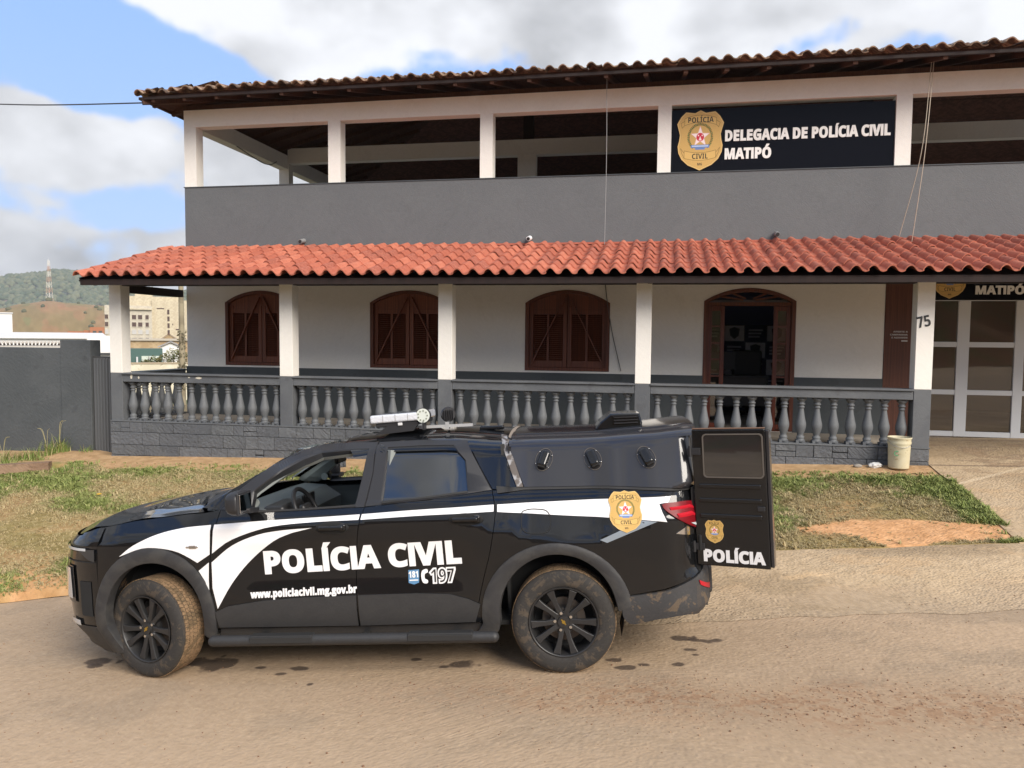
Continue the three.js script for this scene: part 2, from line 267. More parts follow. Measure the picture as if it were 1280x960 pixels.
const vergeUV = (x, z) => [(x + 14) / 18, (z + 0.6) / 6.4];
const vy = (x, z) => G(x, z) + 0.004 + (fbm(x * 3, z * 3, 5, 3) - 0.5) * 0.05 * sstep(0, 0.3, zk(x) - z) * sstep(0.0, 0.5, z);
tag(mesh('verge', sheet(-14, 3.32, 200, x => x < -8.2 ? 0.0 : -0.02, x => zk(x) + 0.02, 60, vy, vergeUV), M.verge, scene, true), 'sloping verge of dry earth in front of the balustrade', 'ground', null, 'structure');

// concrete drive and apron on the right
const driveMap = tex((u, v) => { const x = -2 + u * 14, z = -3 + v * 7.6; const n = fbm(x * 0.9, z * 1.3, 3, 5), f = fbm(x * 22, z * 22, 5, 3), m = fbm(x * 3, z * 5, 1, 4); let c = mixT([0.635, 0.55, 0.435], [0.72, 0.63, 0.505], sstep(0.38, 0.6, n)); c = mixT(c, [0.42, 0.36, 0.31], sstep(0.52, 0.68, m) * sstep(1.2, -0.4, z) * 0.7); c = mixT(c, [0.74, 0.62, 0.47], sstep(0.55, 0.7, m) * 0.5); c = mixT(c, [0.44, 0.36, 0.28], sstep(0.78, 0.9, noise3(x * 60, z * 60, 2)) * 0.4);  // stains and porch shade painted darker towards the glass doors
  const j1 = Math.abs(z - 0.02 - (fbm(x * 2, 3, 1, 2) - 0.5) * 0.05), j2 = Math.abs((x - 3.35) - (0.75 - z) * 1.35 - (fbm(z * 4, 2, 1, 3) - 0.5) * 0.1);
  if (x > 3.2) c = mixT(c, [0.78, 0.70, 0.58], sstep(0.07, 0.03, j2) * sstep(-0.2, 0.1, z) * sstep(1.2, 0.8, z) * 0.8); if (x > 3.2) c = mixT(c, [0.35, 0.29, 0.24], sstep(0.03, 0.01, j1) * 0.6);
  const ap = Math.abs(z - 3.45 - (fbm(x * 1.5, 1, 6, 4) - 0.5) * 0.5); c = mixT(c, [0.80, 0.68, 0.52], sstep(0.06, 0.02, ap) * sstep(0.4, 0.6, fbm(x * 2.5, 4, 4, 2)) * 0.6);
  const az0 = 4.32 - 0.16 * (x - 0.5); c = mixT(c, [0.685, 0.60, 0.49], sstep(az0 - 0.75, az0 - 0.1, z + (m - 0.5) * 0.8));
  return c.map(q => q + (f - 0.5) * 0.08); }, 1536, 1024, null);
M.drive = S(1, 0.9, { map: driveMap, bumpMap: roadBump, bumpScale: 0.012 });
const driveUV = (x, z) => [(x + 2) / 14, (z + 3) / 7.6];
const apronZ = x => 4.32 - 0.16 * (x - 0.5) + (fbm(x * 2.2, 1, 4, 4) - 0.5) * 0.2;
const ay = (x, z) => roadY(x, z) + 0.003 + (edgeLift(x) + 0.004) * sstep(apronZ(x), zk(x), z) + (fbm(x * 2.4, z * 3.4, 6, 4) - 0.5) * 0.03 * sstep(apronZ(x), apronZ(x) - 0.3, z);
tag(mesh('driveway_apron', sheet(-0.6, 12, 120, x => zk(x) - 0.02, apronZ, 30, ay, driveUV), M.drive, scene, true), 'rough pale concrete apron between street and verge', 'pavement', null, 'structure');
tag(mesh('driveway', sheet(3.26, 12, 60, () => -1.95, x => zk(x) + 0.1, 40, (x, z) => Math.max(G(x, z), 0) + 0.012 + 0.05 * sstep(0.3, -1.9, z), driveUV), M.drive, scene, true), 'stained concrete driveway, with porch shade painted in towards the glass doors', 'driveway', null, 'structure');

// wide terrain that falls to a valley on the left and behind, then rises
function terr(x, z) {
  const d = Math.hypot(x, z - 5); let y = lerp(-0.7, -11, sstep(25, 130, d)); y += (fbm(x * 0.01, z * 0.01, 3, 4) - 0.5) * 6 * sstep(60, 200, d); return y;
}
{
  const pos = [], idx = [], nr = 60, na = 120;
  for (let i = 0; i <= nr; i++) for (let j = 0; j < na; j++) { const r = 0.5 + 3000 * Math.pow(i / nr, 3), a = j / na * 2 * Math.PI, x = Math.cos(a) * r, z = 5 + Math.sin(a) * r; pos.push(x, terr(x, z), z); }
  for (let i = 0; i < nr; i++) for (let j = 0; j < na; j++) { const a = i * na + j, b = i * na + (j + 1) % na; idx.push(a, b, a + na, b, b + na, a + na); }
  const g = new THREE.BufferGeometry(); g.setAttribute('position', new THREE.Float32BufferAttribute(pos, 3)); g.setIndex(idx); g.computeVertexNormals();
  M.terrain = S(1, 0.95, { map: tex((u, v) => mixT([0.46, 0.40, 0.27], [0.36, 0.38, 0.22], sstep(0.4, 0.6, tn(u, v, 12, 5))), 256, 256, [60, 60]) });
  tag(mesh('terrain', g, M.terrain), 'open land falling to the valley', 'ground', null, 'structure');
}

// grass: short tufts scattered by the same density as the soil shows
{
  const blades = []; const R = rng(31);
  for (let i = 0; i < 7; i++) { const a = R() * 6.28, l = 0.6 + R() * 0.5, w = 0.10 + R() * 0.05, lean = 0.35 + R() * 0.8, ox = (R() - 0.5) * 0.9, oz = (R() - 0.5) * 0.9, c = Math.cos(a), s = Math.sin(a);
    const p = [[-w, 0, 0], [w, 0, 0], [w * 0.7, l * 0.6, lean * 0.35], [-w * 0.7, l * 0.6, lean * 0.35], [0, l, lean]].map(q => [q[0] * c + q[2] * s + ox, q[1], -q[0] * s + q[2] * c + oz]);
    const g = new THREE.BufferGeometry(); g.setAttribute('position', new THREE.Float32BufferAttribute([...p[0], ...p[1], ...p[2], ...p[0], ...p[2], ...p[3], ...p[3], ...p[2], ...p[4]], 3)); g.computeVertexNormals(); blades.push(g); }
  const tuft = merge(blades), N = 240000, im = new THREE.InstancedMesh(tuft, new THREE.MeshPhysicalMaterial({ color: lin(1, 1, 1), roughness: 0.85, transmission: 0.0 }), N);
  const m4 = new THREE.Matrix4(), q = new THREE.Quaternion(), e = new THREE.Euler(), col = new THREE.Color(); let k = 0; const R2 = rng(99);
  for (let t = 0; t < 1500000 && k < N; t++) {
    const x = -12.5 + R2() * 15.95, kz = zk(x), z = 0.35 + R2() * (kz - 0.38); if (x > 3.32) continue;
    if (z < 0.62 + (fbm(x * 2, 1, 1, 3) - 0.5) * 0.35 && R2() > (x < -8.3 ? 0.5 : 0.04)) continue;
    const d = grassDens(x, z), b = bare(x, z), edge = x > 2.7 ? sstep(2.9, 3.25, x) * sstep(0.3, 0.6, z) * (1 - b) : 0; if (R2() > (0.18 + 0.82 * d) * (1 - 0.985 * b) + edge * 0.5) continue;
    const g = clamp(d + (R2() - 0.5) * 0.5 + edge, 0, 1), hgt = (0.009 + 0.017 * Math.max(d, edge * 0.8) + R2() * R2() * 0.016) * (R2() < 0.05 ? 1.3 + R2() * 1.0 : 1);
    e.set((R2() - 0.5) * 0.5, R2() * 6.28, (R2() - 0.5) * 0.5); q.setFromEuler(e); const s = hgt;
    m4.compose(V3(x, vy(x, z) - 0.002, z), q, V3(s * 1.15, s, s * 1.15)); im.setMatrixAt(k, m4);
    const straw = mixT([0.47, 0.37, 0.20], [0.34, 0.28, 0.14], R2()), grn = mixT([0.155, 0.20, 0.045], [0.29, 0.31, 0.10], R2()); const c = mixT(straw, grn, sstep(0.42, 0.78, g)); col.setRGB(...c); im.setColorAt(k, col); k++;
  }
  im.count = k; im.name = 'grass'; im.castShadow = im.receiveShadow = true; scene.add(im); tag(im, 'short patchy grass on the verge, green and straw coloured', 'grass', null, 'stuff');
  // loose gravel on the street
  const peb = new THREE.IcosahedronGeometry(1, 0), N2 = 5200, gm = new THREE.InstancedMesh(peb, S([1, 1, 1], 0.95), N2);
  k = 0; for (let i = 0; i < N2 * 6 && k < N2; i++) { const x = -6 + R2() * 11, z = 3.6 + R2() * 4.4; const bz = lerp(bandA.z, bandB.z, (x - bandA.x) / (bandB.x - bandA.x)); const bw = Math.exp(-Math.pow((z - bz) / 0.30, 2)) * sstep(-2.4, 0.6, x); if (R2() > 0.045 + bw * 0.8) continue; const s = 0.0025 + 0.0055 * R2() * R2(); e.set(R2() * 6, R2() * 6, 0); q.setFromEuler(e); const pz = z < zk(x) + 0.05; if (pz) continue; m4.compose(V3(x, (x > -0.55 && z < apronZ(x) ? ay(x, z) : roadY(x, z)) + s * 0.4, z), q, V3(s, s * 0.7, s)); gm.setMatrixAt(k, m4); col.setRGB(...mixT([0.16, 0.08, 0.045], [0.36, 0.25, 0.16], R2())); gm.setColorAt(k, col); k++; }
  gm.count = k; gm.name = 'gravel'; scene.add(gm); tag(gm, 'loose reddish gravel strewn along the street', 'gravel', null, 'stuff');
}
// ------------------------------------------------------------------ the police station
const station = thing('police_station', 'two-storey white and grey station with red tiled porch roof and arched shutters', 'building');
const FX0 = -7.92, FX1 = 8.5, WZ = -1.6;                 // facade corner, right end, wall plane
function part(name) { const g = new THREE.Group(); g.name = name; station.add(g); return g; }
function archPath(P, x0, x1, y0, ys, ya) { // opening with a low arched head
  const w = (x1 - x0) / 2, c = (x0 + x1) / 2, h = ya - ys, R = (w * w + h * h) / (2 * h), a = Math.asin(w / R);
  P.moveTo(x0, y0); P.lineTo(x1, y0); P.lineTo(x1, ys); P.absarc(c, ya - R, R, Math.PI / 2 - a, Math.PI / 2 + a, false); P.lineTo(x0, y0); return P;
}
const wins = [[-7.20, -5.92], [-4.63, -3.33], [-2.083, -0.786]];
const WY0 = 1.73, WYS = 2.77, WYA = 2.965, DY0 = 0.90, DX0 = 0.61, DX1 = 1.905, DYS = 2.80, DYA = 2.99;
{ // front wall with real openings
  const s = new THREE.Shape([[FX0, 0.3], [3.11, 0.3], [3.11, 3.62], [FX0, 3.62]].map(p => new THREE.Vector2(...p)));
  for (const [a, b] of wins) s.holes.push(archPath(new THREE.Path(), a, b, WY0, WYS, WYA));
  s.holes.push(archPath(new THREE.Path(), DX0, DX1, DY0, DYS, DYA));
  mesh('front_wall', new THREE.ExtrudeGeometry(s, { depth: 0.18, bevelEnabled: false, curveSegments: 16 }).translate(0, 0, WZ - 0.18), M.white, station);
  mesh('side_wall', [span(FX0, FX0 + 0.18, -0.8, 3.62, -9.2, WZ - 0.183)], M.white, station);
  mesh('side_wall', [span(3.11 - 0.18, 3.11, 0.3, 3.62, -7, WZ - 0.183)], M.white, station);
  mesh('rear_wall', [span(FX0, FX1, -0.8, 5.95, -9.4, -9.2)], M.room, station);
  mesh('side_wall', [span(FX1, FX1 + 0.18, -0.8, 6.0, -9.4, WZ)], M.white, station);
  const sk = []; let x = FX0 - 0.012; const edges = [[FX0 - 0.012, wins[0][0] - 0.0], [0, 0]];
  sk.push(span(FX0 - 0.014, DX0 - 0.002, 0.3, WY0 - 0.035, WZ, WZ + 0.014), span(DX1 + 0.002, 3.112, 0.3, WY0 - 0.035, WZ, WZ + 0.014));
  mesh('wall_skirt', sk, M.skirt, station);
  mesh('inner_wall', [span(-0.9, -0.8, 0.85, 3.5, -7, WZ - 0.185), span(2.6, 2.7, 0.85, 3.5, -7, WZ - 0.185), span(-0.9, 2.7, 0.85, 3.5, -5.0, -4.9)], S([0.12, 0.15, 0.32], 0.9), station);
  mesh('porch_floor', [span(-8.1, 3.2, 0.55, 0.885, -9.2, -0.18)], M.concrete, station);
  mesh('floor_slab', [span(FX0 + 0.183, FX1 - 0.003, 3.45, 3.68, -9.19, WZ - 0.2)], M.white, station);
}
// upper terrace
mesh('parapet', [span(FX0, FX1, 3.625, 4.686, WZ - 0.16, WZ + 0.004)], M.grey, station);
mesh('parapet', [span(FX0, FX0 + 0.16, 3.625, 4.686, -9.2, WZ - 0.165)], M.grey, station);
mesh('parapet_cap', [span(FX0 - 0.012, FX1, 4.687, 4.70, WZ - 0.172, WZ + 0.016)], M.skirt, station);
mesh('beam', [span(FX0, FX1, 5.68, 5.96, WZ - 0.2, WZ)], M.white, station);
mesh('beam', [span(FX0, FX0 + 0.2, 5.68, 5.96, -9.2, WZ - 0.203)], M.white, station);
mesh('beam', [span(FX0 + 0.203, FX1, 5.80, 6.10, -5.05, -4.85)], M.white, station);
for (const [a, b] of [[-7.92, -7.70], [-5.346, -5.135], [-2.83, -2.63], [-0.122, 0.075], [3.158, 3.366], [6.2, 6.4]]) mesh('pillar', [span(a, b, 4.701, 5.679, WZ - 0.2, WZ - 0.002)], M.white, station);
for (const [a, z] of [[-7.918, -5.05], [-2.85, -5.05], [3.4, -5.05]]) mesh('pillar', [span(a, a + 0.36 * (a > -5) + 0.22 * (a < -5), 3.681, 5.799, z + 0.003, z + 0.19)], M.white, station);
for (const x of [-2.75, 3.45]) mesh('ridge_post', [span(x, x + 0.2, 6.101, 6.95, -5.0, -4.9)], M.darkWood, station);

// clay tile: hump and pan, long axis down the slope (+z is down)
function tileGeo(w, len, h, t, n = 9) {
  const pr = [], hw = w * 0.64; for (let i = 0; i <= n; i++) { const u = i / n * w * 1.04; pr.push([u, u < hw ? h * Math.pow(Math.sin(Math.PI * u / hw), 0.8) : -h * 0.22 * Math.sin(Math.PI * (u - hw) / (w * 1.04 - hw))]); }
  const pos = [], q = (a, b, c, d) => pos.push(...a, ...b, ...c, ...a, ...c, ...d);
  for (let i = 0; i < n; i++) {
    const [u0, y0] = pr[i], [u1, y1] = pr[i + 1], k = 0.93;
    const A = [u0 * k, y0 * k, 0], B = [u1 * k, y1 * k, 0], C = [u1, y1, len], Dd = [u0, y0, len], lo = p => [p[0], p[1] - t, p[2]];
    q(A, Dd, C, B); q(lo(A), lo(B), lo(C), lo(Dd)); q(Dd, lo(Dd), lo(C), C);
  }
  const g = new THREE.BufferGeometry(); g.setAttribute('position', new THREE.Float32BufferAttribute(pos, 3));
  // smooth the long surfaces only
  g.computeVertexNormals(); return triUV(g);
}
function tiledRoof(parent, { x0, x1, pitch, zE, yE, zT, yT, rows, mats, name, indiv, geo, keep, seed, jit = 1, xf, inside, lift = 0.055 }) {
  const R = rng(seed), ang = Math.atan2(yT - yE, zE - zT), L = Math.hypot(yT - yE, zE - zT), step = L / rows, cols = Math.round((x1 - x0) / pitch), rest = [[], [], [], []], list = [];
  for (let c = 0; c < cols; c++) for (let r = 0; r < rows; r++) {
    const s = L - r * step, x = x0 + c * pitch; if (inside && !inside(x, (L - s) * Math.cos(ang))) continue;    // r = 0 is the eave row; s measured from the top
    const sag = Math.sin(x * 0.7) * 0.008 + (R() - 0.5) * 0.012 * jit; const zz = zT + (s - step * 1.14) * Math.cos(ang), yy = yT - (s - step * 1.14) * Math.sin(ang);
    const m = new THREE.Matrix4().makeRotationFromEuler(new THREE.Euler(ang - lift + (R() - 0.5) * 0.02 * jit, (R() - 0.5) * 0.03 * jit, (R() - 0.5) * 0.03 * jit));
    m.setPosition(x + (R() - 0.5) * 0.008 * jit, yy + sag * 0.6 + 0.012, zz + (R() - 0.5) * 0.02 * jit);
    if (xf) m.premultiply(xf); list.push({ m, r, c, k: Math.floor(R() * mats.length), x });
  }
  const dist = o => { const p = V3().setFromMatrixPosition(o.m); return keep(p, o); };
  const shown = list.filter(o => dist(o) < 1e8).sort((a, b) => dist(a) - dist(b)), set = new Set(shown.slice(0, indiv));
  for (const o of list) if (set.has(o)) { const t = new THREE.Mesh(geo, mats[o.k]); t.name = name; t.castShadow = t.receiveShadow = true; t.applyMatrix4(o.m); parent.add(t); } else rest[o.k].push(geo.clone().applyMatrix4(o.m));
  for (let k = 0; k < mats.length; k++) if (rest[k] && rest[k].length) { const t = mesh(name + '_field', rest[k], mats[k], parent); t.userData.kind = 'stuff'; }
}
{ // lower porch roof
  const g = part('porch_roof'); const geo = tileGeo(0.2, 0.365, 0.06, 0.017, 12);
  tiledRoof(g, { x0: -8.26, x1: 7.74, pitch: 0.2, zE: 0.56, yE: 3.035, zT: -1.6, yT: 3.655, rows: 7, mats: M.tiles, name: 'roof_tile', indiv: 296, geo, seed: 5, keep: (p, o) => p.x > 4.5 ? 1e9 : Math.hypot(p.x, p.y - 2.25, p.z - 10.2) });
  const soff = (x0, x1) => { const P = []; return bar([0, 3.0, 0.5], [0, 3.605, -1.62], x1 - x0, 0.02).translate((x0 + x1) / 2, -0.012, 0); };
  mesh('roof_boarding', [soff(-8.22, 8)], M.darkWood, g);
  mesh('fascia_board', [span(-8.2, 8, 2.925, 3.005, 0.47, 0.50)], M.darkWood, g);
  mesh('eave_beam', [span(-8.14, 8, 2.95, 3.09, -0.17, -0.03)], M.darkWood, g);
  mesh('verge_board', [bar([-8.215, 2.98, 0.47], [-8.215, 3.56, -1.6], 0.03, 0.11)], M.darkWood, g);
  mesh('verge_beam', [span(-8.12, -7.98, 2.86, 2.98, WZ, -0.18)], M.darkWood, g);
  for (let i = 0; i < 28; i++) { const x = -8.0 + i * 0.56; if (x > 7.9) break; mesh('rafter', [bar([x, 2.955, 0.46], [x, 3.54, -1.6], 0.05, 0.07)], M.darkWood, g); }
  mesh('ridge_flashing', [bar([-8.1, 3.675, -1.585], [8, 3.675, -1.585], 0.035, 0.03)], M.tiles[1], g);
}
{ // upper roof: old weathered tiles, seen from below
  const g = part('upper_roof'), geo = tileGeo(0.205, 0.42, 0.046, 0.016), sl = 0.27, ridge = -5.0;
  const yAt = z => 6.03 + (-0.9 - z) * sl;
  const hipIn = x => Math.min(1e3, x + 8.26);
  tiledRoof(g, { x0: -8.28, x1: 8.5, pitch: 0.205, zE: -0.86, yE: 6.02, zT: ridge, yT: yAt(ridge), rows: 12, mats: M.oldTiles, name: 'roof_tile', indiv: 72, geo, seed: 8, jit: 2.2, inside: (x, up) => x + 8.4 > up, keep: (p, o) => o.r > 0 || p.x > 5.2 ? 1e9 : Math.hypot(p.x, p.z - 10.2) });
  tiledRoof(g, { x0: -9.1, x1: -0.9, pitch: 0.205, zE: 8.28, yE: 6.02, zT: 4.14, yT: yAt(ridge), rows: 12, mats: M.oldTiles, name: 'roof_tile', indiv: 22, geo, seed: 9, jit: 2.2, xf: new THREE.Matrix4().makeRotationY(-Math.PI / 2), inside: (x, up) => Math.min(-0.8 - x, x + 9.2) > up, keep: (p, o) => o.r > 0 ? 1e9 : Math.hypot(p.x, p.z - 10.2) });
  { const tri = new THREE.BufferGeometry(), y0 = 5.965, y1 = yAt(ridge) - 0.055; tri.setAttribute('position', new THREE.Float32BufferAttribute([-8.24, y0, -0.92, -4.05, y1 + 0.02, ridge, -8.24, y0, -9.32], 3)); tri.computeVertexNormals(); mesh('hip_light_stop', tri, M.roofWood, g); }  // sheet added under the hip tiles to stop light leaking in
  mesh('hip_rafter', [bar([-8.2, 5.93, -0.93], [-4.16, yAt(ridge) - 0.09, ridge], 0.08, 0.1)], M.roofWood, g);
{ const q = new THREE.BufferGeometry(), y1 = yAt(ridge) + 0.02; q.setAttribute('position', new THREE.Float32BufferAttribute([-8.24, 5.99, -9.3, 8.5, 5.99, -9.3, 8.5, y1, ridge, -8.24, 5.99, -9.3, 8.5, y1, ridge, -4.16, y1, ridge], 3)); q.computeVertexNormals(); mesh('rear_slope', q, M.underTile, g); }
  for (let z = -0.98; z > ridge; z -= 0.36) mesh('batten', [span(-8.2 + (-0.9 - z), 8.4, yAt(z) - 0.052, yAt(z) - 0.012, z - 0.04, z)], M.roofWood, g);
  for (let x = -8.0; x < 8.4; x += 0.55) { const ze = Math.max(ridge, -0.92 - (x + 8.16)); mesh('rafter', [bar([x, yAt(-0.92) - 0.092, -0.92], [x, yAt(ze) - 0.092, ze], 0.06, 0.075)], M.roofWood, g); }
  for (let z = -1.2; z > -9; z -= 0.5) mesh('rafter', [bar([-8.2, 5.935, z], [-8.2 + Math.min(4, -0.9 - z, z + 9.1), 5.935 + Math.min(4, -0.9 - z, z + 9.1) * sl, z], 0.06, 0.07)], M.roofWood, g);
  for (let z = -5.4; z > -9.2; z -= 0.36) { const y = lerp(yAt(ridge), 6.2, (ridge - z) / 4.5); mesh('batten', [span(-4, 8.4, y - 0.06, y - 0.02, z - 0.04, z)], M.roofWood, g); }
  mesh('eave_board', [span(-8.24, 8.5, 5.945, 5.985, -0.94, -0.90)], M.darkWood, g); mesh('eave_board', [span(-8.24, -8.2, 5.945, 5.985, -9.1, -0.945)], M.roofWood, g);
  mesh('wall_plate', [span(-8.1, 8.4, 5.965, 6.04, WZ - 0.15, WZ - 0.03)], M.roofWood, g);
}
// porch: columns, balustrade, plinth
const postX = [-8.14, -5.381, -3.02, -0.336, 3.056];
for (const x of postX) { mesh('column', [rspan(x, x + 0.2, 1.648, 3.06, -0.2, 0, 0.006)], M.white, station); }
{
  const bal = part('balustrade'), prof = [[0.001, 0], [0.052, 0], [0.052, 0.035], [0.040, 0.045], [0.044, 0.06], [0.046, 0.072], [0.040, 0.085], [0.033, 0.095], [0.036, 0.115], [0.047, 0.15], [0.056, 0.19], [0.060, 0.22], [0.058, 0.25], [0.050, 0.29], [0.041, 0.34], [0.033, 0.39], [0.028, 0.43], [0.027, 0.445], [0.036, 0.452], [0.036, 0.464], [0.028, 0.470], [0.029, 0.482], [0.041, 0.490], [0.041, 0.503], [0.030, 0.510], [0.034, 0.53], [0.048, 0.545], [0.052, 0.555], [0.052, 0.582], [0.001, 0.582]];
  const bg = merge([triUV(clean(new THREE.LatheGeometry(prof.map(p => new THREE.Vector2(p[0] * 1.13, p[1])), 16))), clean(box(0.11, 0.035, 0.11, 0, 0.0176, 0)), clean(box(0.108, 0.02, 0.108, 0, 0.571, 0))]);
  const R = rng(3);
  const addB = (x, z) => { const b = new THREE.Mesh(bg, M.baluster); b.name = 'baluster'; b.position.set(x + (R() - 0.5) * 0.008, 0.932, z); b.rotation.set((R() - 0.5) * 0.015, R() * 0.06 - 0.03, (R() - 0.5) * 0.02); b.castShadow = b.receiveShadow = true; bal.add(b); };
  for (let i = 0; i < 4; i++) {
    const a = postX[i] + 0.2, b = postX[i + 1], n = Math.round((b - a) / 0.196); for (let k = 0; k < n; k++) addB(lerp(a, b, (k + 0.5) / n), -0.1);
    mesh('rail', [rspan(a + 0.001, b - 0.001, 1.515, 1.625, -0.185, -0.006, 0.008)], M.rail, bal);
    mesh('rail_cap', [rspan(a + 0.001, b - 0.001, 1.6255, 1.650, -0.215, 0.02, 0.006)], M.rail, bal);
  }
  for (const x of postX) { const y0 = 0.93; mesh('post', [rspan(x, x + 0.2, y0, 1.647, -0.2, 0.0, 0.006)], M.rail, bal); }
  for (const [px, py, sx, sy] of [[164, 470, 0.018, 0.05], [173, 472, 0.012, 0.02], [248, 472.5, 0.055, 0.016], [236, 472, 0.02, 0.008]]) { const p = atZ(px, py, 0), sh = new THREE.Shape(); for (let i = 0; i <= 14; i++) { const a = i / 14 * 6.2832, r = 0.7 + 0.5 * noise3(Math.cos(a) * 2 + px, Math.sin(a) * 2, 3); sh[i ? 'lineTo' : 'moveTo'](Math.cos(a) * sx * r, Math.sin(a) * sy * r); } mesh('paint_chip', new THREE.ExtrudeGeometry(sh, { depth: 0.003, bevelEnabled: false }).translate(p.x, clamp(p.y, 1.53, 1.61), -0.0075), S([0.62, 0.57, 0.47], 0.9), bal); }
  // return along the left end of the porch
  mesh('rail', [rspan(-8.12, -7.955, 1.515, 1.625, WZ + 0.002, -0.203, 0.008)], M.rail, bal); mesh('rail_cap', [rspan(-8.145, -7.93, 1.6255, 1.65, WZ + 0.002, -0.22, 0.006)], M.skirt, bal);
  for (let k = 0; k < 7; k++) addB(-8.04, -0.3 - k * 0.19);
  // plinth: split stone facing, every stone a block
  const pl = part('plinth'); mesh('core', [span(-8.13, 3.245, -0.2, 0.915, -0.21, -0.006), span(-8.13, -7.95, -0.2, 0.915, WZ, -0.2)], M.mortar, pl);
  mesh('plinth_cap', [rspan(-8.145, 3.262, 0.9155, 0.934, -0.22, 0.018, 0.004)], M.rail, pl);
  const R2 = rng(12); let y = 0.912; const rows = [0.15, 0.19, 0.16, 0.2, 0.2];
  for (let r = 0; r < rows.length; r++) {
    const y1 = y - rows[r]; let x = -8.142; while (x < 3.25) {
      let w = 0.2 + R2() * 0.42; if (x + w > 3.12) w = 3.258 - x; const bot = baseY(x) - 0.1; if (y > bot) {
        const split = R2() < 0.22 && w > 0.3, P = (a, b, c, d) => { const dz = 0.012 + R2() * 0.012; const m = mesh('stone', rspan(a + 0.003, b - 0.003, c + 0.003, d - 0.003, -0.02, dz, 0.004), M.stones[Math.floor(R2() * 4)], pl); };
        if (split) { const c = x + w * (0.35 + R2() * 0.3); P(x, c, y1, y); P(c, x + w, lerp(y1, y, 0.45 + R2() * 0.15), y); P(c, x + w, y1, lerp(y1, y, 0.45)); } else P(x, x + w, y1, y);
      } x += w;
    } y = y1;
  }
}
// arched windows with louvred shutters
wins.forEach(([a, b], wi) => { const SH = M.shutterSet[wi];
  const g = part('window'), w = b - a, c = (a + b) / 2; const z0 = WZ - 0.07;
  const outer = archPath(new THREE.Shape(), a, b, WY0, WYS, WYA), inner = archPath(new THREE.Path(), a + 0.05, b - 0.05, WY0 + 0.045, WYS - 0.01, WYA - 0.045);
  outer.holes.push(inner); mesh('frame', new THREE.ExtrudeGeometry(outer, { depth: 0.11, bevelEnabled: true, bevelSize: 0.004, bevelThickness: 0.004, bevelSegments: 1, curveSegments: 16 }).translate(0, 0, z0 - 0.03), M.shutterDark, g);
  const backing = archPath(new THREE.Shape(), a + 0.02, b - 0.02, WY0 + 0.02, WYS, WYA - 0.02); mesh('backing', new THREE.ExtrudeGeometry(backing, { depth: 0.02, bevelEnabled: false }).translate(0, 0, z0 - 0.05), M.shutterDark, g);
  for (const s of [-1, 1]) {
    const x0 = s < 0 ? a + 0.055 : c + 0.006, x1 = s < 0 ? c - 0.006 : b - 0.055, zf = z0 + 0.012;
    mesh('stile', [rspan(x0, x0 + 0.06, WY0 + 0.05, 2.72, z0 - 0.02, zf + 0.02, 0.004)], SH, g);
    mesh('stile', [rspan(x1 - 0.06, x1, WY0 + 0.05, 2.72, z0 - 0.02, zf + 0.02, 0.004)], SH, g);
    mesh('bottom_rail', [rspan(x0 + 0.061, x1 - 0.061, WY0 + 0.05, WY0 + 0.15, z0 - 0.02, zf + 0.018, 0.004)], SH, g);
    mesh('middle_rail', [rspan(x0 + 0.061, x1 - 0.061, 2.60, 2.67, z0 - 0.02, zf + 0.018, 0.004)], SH, g);
    // solid head under the arch
    const hs = new THREE.Shape(); const yA = x => { const wv = w / 2 - 0.05, h = WYA - 0.045 - (WYS - 0.01), Rr = (wv * wv + h * h) / (2 * h); return WYA - 0.045 - Rr + Math.sqrt(Math.max(0, Rr * Rr - (x - c) * (x - c))); };
    hs.moveTo(x0, 2.671); hs.lineTo(x1, 2.671); for (let i = 0; i <= 10; i++) { const x = lerp(x1, x0, i / 10); hs.lineTo(x, yA(x) - 0.004); } mesh('head_panel', new THREE.ExtrudeGeometry(hs, { depth: 0.03, bevelEnabled: true, bevelSize: 0.003, bevelThickness: 0.003, bevelSegments: 1 }).translate(0, 0, z0 - 0.015), SH, g);
    const sl = []; for (let y = WY0 + 0.165; y < 2.595; y += 0.031) { const q = box(x1 - x0 - 0.123, 0.036, 0.008); q.rotateX(-0.75); q.translate((x0 + x1) / 2, y, zf - 0.012); sl.push(q); }
    const lv = mesh('louvres', sl, M.shutterDark, g); lv.userData.kind = 'stuff';
    mesh('mullion', [span((x0 + x1) / 2 - 0.018, (x0 + x1) / 2 + 0.018, WY0 + 0.151, 2.599, zf + 0.008, zf + 0.022)], SH, g);
    const hx = s < 0 ? x0 + 0.04 : x1 - 0.04, tx = s < 0 ? x1 - 0.03 : x0 + 0.03; mesh('diagonal_brace', [bar([hx, WY0 + 0.1, zf + 0.031], [tx, 2.86, zf + 0.031], 0.06, 0.018)], SH, g);
  }
});
